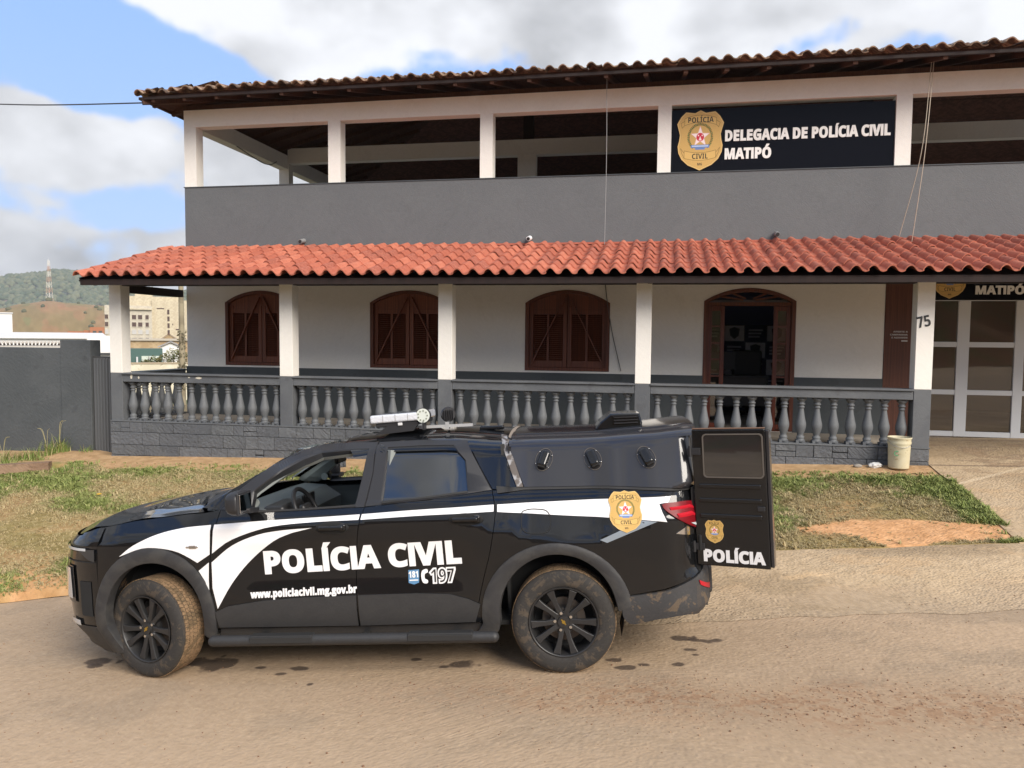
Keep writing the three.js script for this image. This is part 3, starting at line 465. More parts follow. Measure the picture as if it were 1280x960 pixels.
{ // arched doorway with folded leaves and fanlight
  const g = part('doorway'), c = (DX0 + DX1) / 2, z0 = WZ - 0.1;
  const o = archPath(new THREE.Shape(), DX0, DX1, DY0, DYS, DYA); o.holes.push(archPath(new THREE.Path(), DX0 + 0.055, DX1 - 0.055, DY0 + 0.001, DYS - 0.01, DYA - 0.05));
  mesh('frame', new THREE.ExtrudeGeometry(o, { depth: 0.13, bevelEnabled: true, bevelSize: 0.004, bevelThickness: 0.004, bevelSegments: 1, curveSegments: 16 }).translate(0, 0, z0 - 0.02), M.shutterDark, g);
  mesh('transom', [span(DX0 + 0.056, DX1 - 0.056, 2.735, 2.785, z0, z0 + 0.08)], M.shutterDark, g);
  const fl = new THREE.Shape(); archPath(fl, DX0 + 0.06, DX1 - 0.06, 2.786, DYS - 0.005, DYA - 0.055); mesh('fanlight_pane', new THREE.ShapeGeometry(fl).translate(0, 0, z0 + 0.03), M.glass, g);
  for (const an of [0.55, 1.0, 2.14, 2.6]) mesh('fanlight_bar', [bar([c + Math.cos(an) * 0.1, 2.79 + Math.sin(an) * 0.06, z0 + 0.045], [c + Math.cos(an) * 0.5, 2.79 + Math.sin(an) * 0.165, z0 + 0.045], 0.025, 0.025)], M.shutterDark, g);
  for (const s of [-1, 1]) {
    const x0 = s < 0 ? DX0 + 0.06 : DX1 - 0.30, x1 = x0 + 0.24, zf = z0 + 0.05;
    mesh('leaf_stile', [rspan(x0, x0 + 0.06, DY0, 2.73, zf - 0.02, zf + 0.02, 0.004)], M.doorWood, g); mesh('leaf_stile', [rspan(x1 - 0.06, x1, DY0, 2.73, zf - 0.02, zf + 0.02, 0.004)], M.doorWood, g);
    for (const y of [0.92, 1.68, 1.93, 2.17, 2.42, 2.66]) mesh('leaf_rail', [span(x0 + 0.061, x1 - 0.061, y, y + (y === 0.92 || y === 2.66 ? 0.07 : 0.022), zf - 0.015, zf + 0.015)], M.doorWood, g);
    mesh('leaf_pane', [span(x0 + 0.06, x1 - 0.06, 0.99, 2.66, zf - 0.004, zf)], M.glass, g);
  }
}
{ // wooden pier beside the entrance and glazed entrance
  mesh('wood_pier', [span(3.115, 3.47, 0.6, 3.5, WZ - 0.3, WZ + 0.01)], M.panelWood, station);
  const g = part('entrance'), z = -1.9, yb = 0.87;
  const vs = [[3.48, 3.58], [4.165, 4.325], [4.915, 5.04], [5.65, 5.78], [6.4, 6.5]];
  for (const [a, b] of vs) mesh('frame_post', [rspan(a, b, yb, 2.82, z - 0.03, z + 0.03, 0.004)], M.alu, g);
  mesh('frame_head', [span(3.48, 6.5, 2.821, 2.87, z - 0.03, z + 0.03)], M.alu, g);
  for (let i = 0; i < 4; i++) { const a = vs[i][1] + 0.001, b = vs[i + 1][0] - 0.001;
    for (const [y0, y1] of [[yb, yb + 0.075], [1.475, 1.545], [2.16, 2.235]]) mesh('frame_rail', [rspan(a, b, y0, y1, z - 0.025, z + 0.025, 0.004)], M.alu, g);
    for (const [y0, y1] of [[yb + 0.075, 1.475], [1.545, 2.16], [2.235, 2.82]]) mesh('pane', [span(a, b, y0, y1, z - 0.004, z + 0.002)], M.glass, g);
  }
  mesh('lintel', [span(3.471, FX1, 2.871, 3.62, z - 0.12, z - 0.03)], M.white, g);
  mesh('wall_infill', [span(6.5, FX1, 0.6, 2.871, z - 0.1, z + 0.02)], M.white, g);
  mesh('lobby_floor', [span(3.12, FX1, 0.55, 0.868, -6.5, z - 0.0)], M.concrete, g);
  mesh('lobby_rear_wall', [span(3.12, FX1, 0.868, 3.45, -6.5, -6.4)], M.room, g);
}
// things inside the doorway
{
  const cv = document.createElement('canvas'); cv.width = 512; cv.height = 384; const c = cv.getContext('2d'); c.fillStyle = '#1c2344'; c.fillRect(0, 0, 512, 384);
  for (let i = 0; i < 6; i++) for (let j = 0; j < 5; j++) { const x = i * 86, y = j * 78; if ((i + j) % 2) { c.fillStyle = '#d4d6de'; c.fillRect(x + 3, y + 3, 80, 72); c.fillStyle = '#2a2c36'; c.beginPath(); c.moveTo(x + 22, y + 18); c.lineTo(x + 43, y + 10); c.lineTo(x + 64, y + 18); c.lineTo(x + 60, y + 50); c.lineTo(x + 43, y + 66); c.lineTo(x + 26, y + 50); c.fill(); } else { c.fillStyle = '#a9adb8'; for (let k = 0; k < 3; k++) c.fillRect(x + 14, y + 20 + k * 15, 58 - k * 6, 8); } }
  const t = new THREE.CanvasTexture(cv); t.colorSpace = THREE.SRGBColorSpace;
  const b = mesh('backdrop_banner', new THREE.PlaneGeometry(2.2, 1.5).translate(1.1, 1.75, -4.30), S(1, 0.7, { map: t }), scene, true); tag(b, 'checkered navy and grey backdrop banner inside the arched doorway', 'banner');
  const d = thing('desk', 'dark desk inside the arched doorway', 'desk', [1.15, 0.886, -3.3]); mesh('desk_top', [rspan(-0.6, 0.6, 0.72, 0.75, -0.3, 0.3, 0.005)], S(0.06, 0.5), d); mesh('front_panel', [span(-0.55, 0.55, 0.25, 0.719, 0.2, 0.22)], S([0.10, 0.09, 0.085], 0.6), d); for (const s of [-1, 1]) mesh('leg', [span(s * 0.57 - 0.02, s * 0.57 + 0.02, 0, 0.719, -0.25, 0.25)], S(0.05, 0.5), d);
  const mo = thing('computer_monitor', 'black computer monitor on the desk inside the doorway', 'monitor', [0.98, 1.637, -3.3]); mesh('screen', [rspan(-0.25, 0.25, 0.09, 0.39, -0.02, 0.02, 0.006)], M.black, mo); mesh('stand', [span(-0.02, 0.02, 0.01, 0.1, -0.03, -0.01), cyl(0.1, 0.1, 0.012, 0, 0.007, 0)], M.black, mo); mesh('sticker', [span(-0.02, 0.03, 0.2, 0.22, 0.0202, 0.0212)], S(0.6), mo);
  const ch = thing('office_chair', 'black office chair behind the desk in the doorway', 'chair', [1.5, 0.886, -3.85]); mesh('backrest', [rbox(0.5, 0.62, 0.08, 0, 0.85, -0.2, 0.04, 3)], M.black, ch); mesh('seat', [rbox(0.5, 0.08, 0.48, 0, 0.48, 0, 0.03, 3)], M.black, ch); mesh('column', [cyl(0.03, 0.03, 0.42, 0, 0.24, 0)], M.black, ch); for (let i = 0; i < 5; i++) { const a = i * 1.2566; mesh('foot', [bar([0, 0.04, 0], [Math.cos(a) * 0.28, 0.03, Math.sin(a) * 0.28], 0.04, 0.04)], M.black, ch); }
}
// emblem print used on signs and on the vehicle
const shieldPts = (() => { const R = [[0, 0.5], [0.1, 0.455], [0.27, 0.475], [0.355, 0.40], [0.43, 0.285], [0.405, 0.20], [0.375, 0.10], [0.39, 0.0], [0.415, -0.09], [0.40, -0.20], [0.34, -0.31], [0.22, -0.41], [0.08, -0.465], [0, -0.5]]; return [...R, ...R.slice(1, -1).reverse().map(p => [-p[0], p[1]])].map(p => [p[0], p[1]]); })();
const shieldTex = (() => {
  const W = 512, cv = document.createElement('canvas'); cv.width = cv.height = W; const c = cv.getContext('2d'); const X = x => W / 2 + x * W, Y = y => W / 2 - y * W;
  c.fillStyle = '#c9a35c'; c.fillRect(0, 0, W, W);
  const R = rng(4); for (let i = 0; i < 1600; i++) { c.fillStyle = R() < 0.5 ? 'rgba(225,190,120,0.25)' : 'rgba(170,130,65,0.2)'; c.fillRect(R() * W, R() * W, 4, 4); }
  c.strokeStyle = '#6b5527'; c.lineWidth = 5; c.beginPath(); shieldPts.forEach((p, i) => i ? c.lineTo(X(p[0] * 0.975), Y(p[1] * 0.98)) : c.moveTo(X(p[0] * 0.975), Y(p[1] * 0.98))); c.closePath(); c.strokeStyle = '#e0c080'; c.stroke();
  c.strokeStyle = '#6b5527'; c.lineWidth = 3; c.fillStyle = '#d3ad63';
  const rib = (y, h, bow) => { c.beginPath(); c.moveTo(X(-0.29), Y(y)); c.quadraticCurveTo(X(0), Y(y + bow), X(0.29), Y(y)); c.lineTo(X(0.29), Y(y - h)); c.quadraticCurveTo(X(0), Y(y - h + bow), X(-0.29), Y(y - h)); c.closePath(); c.fill(); c.stroke(); for (const s of [-1, 1]) { c.beginPath(); c.moveTo(X(0.29 * s), Y(y - 0.04)); c.lineTo(X(0.36 * s), Y(y - 0.02 - Math.sign(bow) * 0.06)); c.lineTo(X(0.335 * s), Y(y - h + 0.02 - Math.sign(bow) * 0.06)); c.lineTo(X(0.29 * s), Y(y - h)); c.stroke(); } };
  rib(0.37, 0.115, 0.10); rib(-0.165, 0.125, -0.08);
  const wr = ['#4f6a33', '#8a6a2c']; for (let a = -0.9; a < 4.05; a += 0.13) { for (const d of [0.205, 0.225]) { c.fillStyle = wr[(Math.floor(a * 20) + (d > 0.21 ? 1 : 0)) & 1]; c.beginPath(); c.arc(X(Math.cos(a) * d), Y(0.055 + Math.sin(a) * d), 6.5, 0, 6.3); c.fill(); } }
  const star = (r, col) => { c.fillStyle = col; c.beginPath(); for (let i = 0; i < 10; i++) { const q = i % 2 ? r * 0.42 : r, a = Math.PI / 2 + i * Math.PI / 5; c[i ? 'lineTo' : 'moveTo'](X(Math.cos(a) * q), Y(0.06 + Math.sin(a) * q)); } c.fill(); };
  star(0.185, '#e3b9b4'); star(0.165, '#f3e2de');
  c.fillStyle = '#c8283a'; c.beginPath(); c.arc(X(0), Y(0.055), 36, 0, 6.3); c.fill(); c.fillStyle = '#f0d8d6'; c.beginPath(); c.moveTo(X(0), Y(0.075)); c.lineTo(X(0.03), Y(0.0)); c.lineTo(X(-0.03), Y(0.0)); c.fill(); c.fillRect(X(-0.045), Y(0.095), 12, 12); c.fillRect(X(0.025), Y(0.095), 12, 12);
  c.fillStyle = '#5f7fb8'; c.fillRect(X(-0.17), Y(-0.072), 0.34 * W, 26); c.fillStyle = '#b9c9e6'; c.fillRect(X(-0.15), Y(-0.082), 0.30 * W, 12); c.fillStyle = '#5f7fb8'; c.fillRect(X(-0.09), Y(-0.125), 0.18 * W, 14);
  c.fillStyle = '#1d1a12'; c.textAlign = 'center'; c.textBaseline = 'alphabetic'; c.font = 'bold 62px sans-serif'; c.fillText('POLÍCIA', X(0), Y(0.30)); c.font = 'bold 60px sans-serif'; c.fillText('CIVIL', X(0), Y(-0.305)); c.font = 'bold 30px sans-serif'; c.fillText('MG', X(0), Y(-0.415));
  const t = new THREE.CanvasTexture(cv); t.colorSpace = THREE.SRGBColorSpace; t.anisotropy = 8; return t;
})();
M.shield = S(1, 0.45, { map: shieldTex });
function shieldGeo(w, h, depth = 0) { // print uv follows the shield outline
  const s = new THREE.Shape(shieldPts.map(p => new THREE.Vector2(p[0] * w / 0.83, p[1] * h))); const g = norm(depth ? new THREE.ExtrudeGeometry(s, { depth, bevelEnabled: false }) : new THREE.ShapeGeometry(s)); const p = g.attributes.position, uv = new Float32Array(p.count * 2); for (let i = 0; i < p.count; i++) { uv[2 * i] = p.getX(i) / (w / 0.83) + 0.5; uv[2 * i + 1] = p.getY(i) / h + 0.5; } g.setAttribute('uv', new THREE.BufferAttribute(uv, 2)); return g;
}
{ // main sign between the upper pillars
  const s = thing('sign_board', 'black sign board with gold shield and white lettering between the upper pillars', 'sign', [0, 0, WZ - 0.03]);
  mesh('board', [rspan(0.078, 3.152, 4.705, 5.61, -0.06, 0, 0.004)], M.board, s);
  const sh = mesh('emblem', shieldGeo(0.645, 0.87, 0.012).translate(0.492, 5.155, 0.001), M.shield, s, true); sh.userData.label = 'gold police shield with red star and blue ribbon';
  mesh('lettering', lettersGeo(letters('DELEGACIA DE POLÍCIA CIVIL', 2.24, 0.148, 0.04), 0.012).translate(0.852, 5.135, 0.001), M.letter, s);
  mesh('lettering', lettersGeo(letters('MATIPÓ', 0.64, 0.148, 0.04), 0.012).translate(0.852, 4.875, 0.001), M.letter, s);
  const s2 = thing('entrance_sign', 'black fascia sign above the glass entrance doors', 'sign', [0, 0, -1.86]);
  mesh('board', [span(3.60, 6.5, 2.83, 3.45, 0, 0.03)], M.board, s2);
  mesh('emblem', shieldGeo(0.42, 0.56, 0.008).translate(4.02, 3.13, 0.031), M.shield, s2, true);
  mesh('lettering', lettersGeo(letters('MATIPÓ', 0.62, 0.115, 0.04), 0.01).translate(4.36, 2.915, 0.031), M.letter, s2);
  mesh('lettering', lettersGeo(letters('DELEGACIA DE POLÍCIA CIVIL', 2.05, 0.115, 0.04), 0.01).translate(4.36, 3.13, 0.031), M.letter, s2);
  const num = thing('house_number', 'black house number 75 on the end porch column', 'house number', [3.075, 2.40, 0.001]); num.rotation.z = 0.22;
  mesh('digits', lettersGeo(letters('75', 0.15, 0.135, 0.0), 0.006), S(0.03, 0.5), num);
  const bell = thing('bell_notice', 'small white lettered notice on the wooden pier', 'notice', [3.16, 2.30, WZ + 0.011]);
  ['APERTE A', 'CAMPAINHA', 'E AGUARDE'].forEach((t, i) => mesh('lettering', lettersGeo(letters(t, [0.19, 0.23, 0.21][i], 0.022, 0), 0.002).translate(0.26 - [0.19, 0.23, 0.21][i], 0.06 - i * 0.042, 0), S(0.62), bell)); mesh('underline_mark', [rspan(0.18, 0.26, -0.068, -0.05, 0, 0.003, 0.001)], S(0.62), bell);
}
// security cameras on the parapet
[[378, 301, 'bullet camera with a short stem near the left end of the grey parapet'], [661, 298, 'white bullet camera low on the grey parapet above the second window'], [970, 292, 'dark bullet camera low on the grey parapet under the sign board']].forEach(([px, py, label], i) => {
  const p = atZ(px, py, WZ + 0.06), c = thing('security_camera', label, 'camera', [p.x, Math.max(p.y, 3.76), WZ + 0.004], 'cameras on the parapet');
  mesh('mount', [new THREE.CylinderGeometry(0.028, 0.028, 0.03, 14).rotateX(Math.PI / 2).translate(0, 0, 0.015)], S(0.35), c); mesh('housing', [new THREE.CylinderGeometry(0.035, 0.038, 0.14, 16).rotateX(Math.PI / 2 + 0.2).translate(0.01, -0.01, 0.09)], i === 1 ? S(0.75) : S(0.22), c); mesh('lens', [new THREE.CylinderGeometry(0.026, 0.026, 0.01, 16).rotateX(Math.PI / 2 + 0.2).translate(0.01, -0.025, 0.162)], M.black, c);
});
// cables
{
  const a = atZ(1170, 92, -1.1), b = atZ(1127, 293, -1.2), c = atZ(1143, 293, -1.2);
  tag(mesh('hanging_rope', tube([[a.x, 6.0, -1.3], [lerp(a.x, b.x, 0.5) + 0.02, lerp(a.y, b.y, 0.5), -1.12], [b.x, 3.62, -1.35]], 0.005), S([0.42, 0.36, 0.28], 0.9)), 'pale rope hanging from the upper eave, slanting to the left', 'rope', 'ropes hanging from the eave');
  tag(mesh('hanging_rope', tube([[a.x + 0.03, 6.0, -1.3], [lerp(a.x, c.x, 0.5) - 0.02, lerp(a.y, c.y, 0.5), -1.1], [c.x, 3.60, -1.3]], 0.005), S([0.48, 0.41, 0.32], 0.9)), 'pale rope hanging from the upper eave, nearly plumb', 'rope', 'ropes hanging from the eave');
  const d = atZ(757, 112, -1.0);
  tag(mesh('hanging_wire', tube([[d.x, 6.0, -1.2], [d.x + 0.01, 5, -1.25], [d.x, 3.62, -1.3]], 0.004), S(0.30, 0.6)), 'thin straight wire hanging from the upper eave to the tiled roof', 'wire');
  const e0 = atZ(756, 357, WZ + 0.02), e1 = atZ(776, 464, WZ + 0.02), e2 = atZ(764, 410, WZ + 0.02);
  tag(mesh('wall_wire', tube([[e0.x, 3.3, WZ + 0.012], [e0.x + 0.01, e0.y, WZ + 0.012], [e2.x, e2.y, WZ + 0.012], [e1.x, e1.y, WZ + 0.02]], 0.006), S(0.10, 0.6)), 'dark wire down the white wall beside the third shutter window', 'wire');
  const f0 = atDepth(-60, 130, 17), f1 = V3(-8.22, 6.02, -1.3); tag(mesh('overhead_cable', tube([[f0.x - 12, f0.y + 1.2, f0.z - 3], [f0.x, f0.y, f0.z], [lerp(f0.x, f1.x, 0.55), lerp(f0.y, f1.y, 0.55) - 0.03, lerp(f0.z, f1.z, 0.55)], [f1.x, f1.y, f1.z]], 0.012), S(0.05, 0.6)), 'black service cable running to the roof corner', 'cable');
  const h0 = atZ(296, 183, -2.6), h1 = atZ(332, 205, -3.6), h2 = atZ(350, 200, -4.7); tag(mesh('drooping_wire', tube([[h0.x, h0.y, h0.z], [h1.x, h1.y, h1.z], [h2.x, h2.y, h2.z]], 0.009), S(0.12, 0.6)), 'wire drooping in the open left bay of the terrace', 'wire');
}
// ------------------------------------------------------------------ left boundary
{
  const w = thing('boundary_wall', 'dark grey rendered boundary wall with a raised end pier', 'wall', [0, 0, -0.4]);
  mesh('wall_panel', [span(-16, -9.262, -0.3, 2.0, -0.09, 0.09)], M.darkgrey, w); mesh('pier', [rspan(-9.26, -8.72, -0.3, 2.13, -0.12, 0.11, 0.01)], M.darkgrey, w);
  const gt = thing('sheet_gate', 'narrow grey ribbed metal gate between wall and porch', 'gate', [-8.44, 0.35, -0.34]); const P = []; let pts = []; for (let i = 0; i <= 10; i++) { const x = -0.27 + i * 0.054; pts.push([x, 0], [x + 0.016, 0], [x + 0.022, 0.022], [x + 0.042, 0.022], [x + 0.048, 0]); }
  for (let i = 0; i < pts.length - 1; i++) P.push(bar([(pts[i][0] + pts[i + 1][0]) / 2, 0, (pts[i][1] + pts[i + 1][1]) / 2], [(pts[i][0] + pts[i + 1][0]) / 2, 1.5, (pts[i][1] + pts[i + 1][1]) / 2], 0.01, 0.01)); 
  const sh = new THREE.Shape(); pts.forEach((p, i) => i ? sh.lineTo(p[0], -p[1]) : sh.moveTo(p[0], -p[1])); for (let i = pts.length - 1; i >= 0; i--) sh.lineTo(pts[i][0], -pts[i][1] + 0.004);
  mesh('ribbed_sheet', new THREE.ExtrudeGeometry(sh, { depth: 1.5, bevelEnabled: false }).rotateX(-Math.PI / 2), S([0.115, 0.12, 0.125], 0.5, { bumpMap: grainT, bumpScale: 0.001 }), gt); mesh('gate_frame', [span(-0.28, 0.32, 1.50, 1.53, -0.03, 0.0), span(-0.3, -0.27, -0.1, 1.53, -0.03, 0.01)], S(0.06, 0.5), gt);
  // low concrete step on the left
  const st = thing('retaining_kerb', 'low weathered concrete kerb at the top of the verge', 'kerb'); const a = onGround(-30, 606), b = onGround(112, 578); const ya = 0.34; M.oldConcrete = S(1, 0.9, { map: wallMap([0.50, 0.40, 0.32], [0.58, 0.48, 0.39], [0.36, 0.31, 0.24], 24), bumpMap: roughT, bumpScale: 0.012 });
  mesh('kerb_block', [bar([-11.5, G(-11.0, 1.9) + 0.13, 2.0], [-8.55, G(-8.55, 0.9) + 0.02, 0.75], 0.14, 0.26)], M.oldConcrete, st);
  const up = sheet(-14, -8.16, 40, () => -0.32, x => clamp(2.0 - (x + 11.5) * 0.4237, -0.3, 2.4) - 0.02, 24, (x, z) => { const zf = clamp(2.0 - (x + 11.5) * 0.4237, -0.3, 2.4) - 0.02, top = Math.max(G(x, z) + 0.012, lerp(0.36, G(-11, 1.9) + 0.2, clamp((x + 8.6) / -2.6, 0, 1))) + (fbm(x * 3, z * 3, 2, 3) - 0.5) * 0.04; return lerp(top, G(x, z) - 0.03, Math.max(sstep(0.14, 0, zf - z) * sstep(-9.4, -8.7, x), sstep(-8.55, -8.25, x))); }, vergeUV);
  tag(mesh('earth_terrace', up, M.verge, scene, true), 'bare earth ledge at the foot of the boundary wall', 'ground', null, 'structure');
}
// taller weeds along the wall
{
  const R = rng(55); const gm = [S([0.13, 0.19, 0.035], 0.8), S([0.22, 0.26, 0.07], 0.8), S([0.38, 0.33, 0.16], 0.85)];
  const spots = [[60, 570, 0.28, 26], [75, 566, 0.34, 30], [96, 562, 0.20, 16], [40, 575, 0.22, 26], [22, 578, 0.20, 26], [5, 580, 0.26, 22], [108, 566, 0.16, 12], [50, 578, 0.16, 24], [12, 588, 0.14, 20], [85, 590, 0.10, 24], [62, 600, 0.10, 26], [100, 583, 0.09, 24], [45, 606, 0.09, 22], [5, 612, 0.12, 20], [26, 600, 0.12, 16]];
  for (const [px, py, h, n] of spots) {
    let p = onGround(px, py); const gy = p.z < 0.9 && p.x < -8.2 ? Math.max(vy(p.x, Math.max(0, p.z)), 0.3) : vy(p.x, p.z); const low = h < 0.15;
    const w = thing('weed', low ? 'low spreading clump of bright green grass on the upper verge' : 'upright tuft of wild grass at the foot of the grey wall', 'weed', [p.x, gy - 0.01, Math.max(p.z, -0.22)], low ? 'green clumps on the upper verge' : 'weeds along the boundary wall');
    const bl = [[], [], []]; for (let i = 0; i < n * 3; i++) { const a = R() * 6.28, l = h * (0.45 + R() * 0.7), ln = l * (0.25 + R() * 0.6), o = R() * (low ? 0.2 : 0.13), a2 = R() * 6.28, ww = 0.004 + R() * 0.005; const bx = Math.cos(a2) * o, bz = Math.sin(a2) * o, c = Math.cos(a), s = Math.sin(a); const pos = []; let prev = null; for (let k = 0; k <= 4; k++) { const t = k / 4, q = ww * (1 - t * 0.95), d = ln * t * t, y = l * (t - 0.25 * t * t * (ln / l)); const L = [bx + c * d - s * q, y, bz + s * d + c * q], Rr = [bx + c * d + s * q, y, bz + s * d - c * q]; if (prev) pos.push(...prev[0], ...prev[1], ...Rr, ...prev[0], ...Rr, ...L); prev = [L, Rr]; } const g = new THREE.BufferGeometry(); g.setAttribute('position', new THREE.Float32BufferAttribute(pos, 3)); g.computeVertexNormals(); bl[R() < 0.5 ? 0 : R() < 0.75 ? 1 : 2].push(g); }
    bl.forEach((b, i) => b.length && mesh('blades', b, gm[i], w));
    if (!low && h > 0.25) for (let i = 0; i < 3; i++) { const a = R() * 6.28; mesh('seed_stalk', tube([[0, 0, 0], [Math.cos(a) * 0.03, h * 0.9, 0.02], [Math.cos(a) * 0.09, h * 1.5, 0.03], [Math.cos(a) * 0.15, h * 1.55, 0.03]], 0.003, 10, 4), gm[2], w); }
  }
}
// bucket and litter by the porch
{
  const b = thing('plastic_bucket', 'dirty cream plastic bucket by the porch corner', 'bucket', [2.87, G(2.87, 0.16) + 0.004, 0.16]); const cream = S(1, 0.5, { map: tex((u, v) => mixT(mixT([0.80, 0.77, 0.66], [0.75, 0.71, 0.58], tn(u, v, 6, 4)), [0.55, 0.46, 0.32], sstep(0.60, 0.72, tn(u, v, 16, 4, 5)) * 0.5), 256, 256, [0.4, 0.4]) });
  const pr = [[0.001, 0.004], [0.115, 0.004], [0.117, 0.02], [0.127, 0.30], [0.134, 0.305], [0.134, 0.33], [0.129, 0.333], [0.130, 0.368], [0.138, 0.372], [0.138, 0.388], [0.131, 0.388], [0.123, 0.34], [0.11, 0.02], [0.001, 0.015]]; mesh('body', new THREE.LatheGeometry(pr.map(p => new THREE.Vector2(...p)), 36), cream, b);
  const ar = new THREE.Shape(); ar.absarc(0, 0, 0.032, 0.9, 5.4, false); ar.absarc(0, 0, 0.020, 5.4, 0.9, true); mesh('printed_mark', new THREE.ShapeGeometry(ar).translate(-0.035, 0.2, 0.1265).rotateY(-0.18), S([0.12, 0.32, 0.16], 0.6), b);
  const h = tube([[-0.136, 0.35, 0], [-0.10, 0.30, 0.10], [0, 0.27, 0.139], [0.10, 0.30, 0.10], [0.136, 0.35, 0]], 0.003, 30, 5); mesh('wire_handle', h, S(0.4, 0.4, { metalness: 0.8 }), b);
  const p = onGround(1085, 577); const l = thing('crumpled_wrapper', 'crumpled white and grey wrapper on the ground at the plinth', 'litter', [p.x, G(p.x, 0.12) + 0.03, 0.13]); const g = new THREE.IcosahedronGeometry(0.045, 2), q = g.attributes.position; for (let i = 0; i < q.count; i++) { const s = 0.7 + 0.7 * noise3(q.getX(i) * 60 + 5, q.getY(i) * 60, q.getZ(i) * 60); q.setXYZ(i, q.getX(i) * s * 1.6, q.getY(i) * s * 0.8, q.getZ(i) * s); } g.deleteAttribute('normal'); g.computeVertexNormals(); mesh('foil', g, S([0.62, 0.62, 0.60], 0.5), l);
  const s2 = onGround(1066, 578); const st = new THREE.IcosahedronGeometry(0.04, 2), qs = st.attributes.position; for (let i = 0; i < qs.count; i++) { const s = 0.8 + 0.4 * noise3(qs.getX(i) * 30 + 15, qs.getY(i) * 30, qs.getZ(i) * 30); qs.setXYZ(i, qs.getX(i) * s * 1.3, qs.getY(i) * s * 0.7, qs.getZ(i) * s); } st.deleteAttribute('normal'); st.computeVertexNormals(); const sm = mesh('loose_stone', st.translate(s2.x, G(s2.x, 0.12) + 0.02, 0.12), S([0.30, 0.27, 0.23], 0.9)); tag(sm, 'small grey stone beside the wrapper at the plinth', 'stone');
  const fl = onGround(124, 622); const f = thing('yellow_flower', 'single small yellow flower in the grass', 'flower', [fl.x, vy(fl.x, fl.z) + 0.0, fl.z]); for (let i = 0; i < 8; i++) { const a = i * 0.785; mesh('petal', new THREE.SphereGeometry(0.014, 8, 5).scale(1, 0.25, 0.6).translate(0.017, 0, 0).rotateY(a).translate(0, 0.055, 0), S([0.75, 0.42, 0.01], 0.7), f); } mesh('stem', cyl(0.002, 0.002, 0.055, 0, 0.027, 0, 5), S([0.1, 0.16, 0.03]), f);
}
// ------------------------------------------------------------------ background on the left: valley, houses, hills
function place(px, d) { const p = atDepth(px, 430, d); return p; }
const TH = camera.rotation.y;
function bgThing(name, label, cat, px, py, d, group) { const p = atDepth(px, py, d); const t = thing(name, label, cat, [p.x, p.y, p.z], group); t.rotation.y = Math.atan2(-p.x, 10.2 - p.z); return t; }   // faces the street
const pm = d => d / 961;    // metres per photo pixel at depth d
{ // apartment block under construction
  const d = 250, k = pm(d), t = bgThing('apartment_block', 'unfinished tan apartment block seen beyond the porch', 'building', 200, 462, d); const tan = S(1, 0.95, { map: wallMap([0.72, 0.67, 0.57], [0.77, 0.73, 0.63], [0.65, 0.60, 0.50], 30) }), gy = S(1, 0.95, { map: wallMap([0.70, 0.67, 0.61], [0.75, 0.72, 0.65], [0.63, 0.60, 0.53], 31) });
  const X = px => (px - 200) * k, Y = py => (462 - py) * k;
  mesh('wall', [span(X(140), X(192), Y(475), Y(383), -9, 0)], gy, t); mesh('wall', [span(X(192), X(262), Y(475), Y(375), -14, -1.2)], tan, t); mesh('wall', [span(X(163), X(225), Y(383) + 0.02, Y(371), -12, -2)], tan, t); mesh('stair_tower', [span(X(173), X(193), Y(371) + 0.02, Y(364), -9, -4)], tan, t);
  mesh('balcony_slab', [span(X(163), X(192), Y(388), Y(386.5), 0.01, 0.8)], tan, t);
  const dark = S([0.08, 0.05, 0.04], 0.9); const R = rng(71);
  for (let r = 0; r < 4; r++) for (const px of [142, 150, 157, 164.5, 172, 178.8, 186.5]) { const y = 397 + r * 9.1 + (r > 2 ? 1 : 0), w = px === 172 || px === 178.8 ? 4.6 : 3.6; const g = mesh('window', [span(X(px - w / 2), X(px + w / 2), Y(y + 2.7), Y(y - 2.5), 0.01, 0.05)], r === 2 ? S([0.45, 0.44, 0.42]) : dark, t); mesh('sill', [span(X(px - w / 2 - 0.4), X(px + w / 2 + 0.4), Y(y + 3.3), Y(y + 2.75), 0.01, 0.18)], gy, g); }
  for (let r = 0; r < 4; r++) mesh('window', [span(X(209.4), X(212), Y(393 + r * 8.5), Y(387 + r * 8.5), -1.19, -1.15)], dark, t);
  mesh('window', [span(X(197.5), X(206), Y(386.5), Y(385.2), -1.19, -1.15)], dark, t); mesh('window', [span(X(215), X(216), Y(406.5), Y(404.5), -1.19, -1.15)], dark, t); mesh('window', [span(X(219), X(226), Y(412.5), Y(411), -1.19, -1.15)], dark, t);
}
function gable(t, w, h, dp, rh, wallM, roofM) { const s = new THREE.Shape([[-w / 2, 0], [w / 2, 0], [w / 2, h], [0, h + rh], [-w / 2, h]].map(p => new THREE.Vector2(...p))); mesh('wall', new THREE.ExtrudeGeometry(s, { depth: dp, bevelEnabled: false }).translate(0, 0, -dp), wallM, t); const L = Math.hypot(w / 2, rh), an = Math.atan2(rh, w / 2); for (const q of [-1, 1]) mesh('roof_slope', box(L + 0.4, 0.1, dp + 0.6).rotateZ(-q * an).translate(q * w / 4 + q * 0.1, h + rh / 2 + 0.08, -dp / 2), roofM, t); }
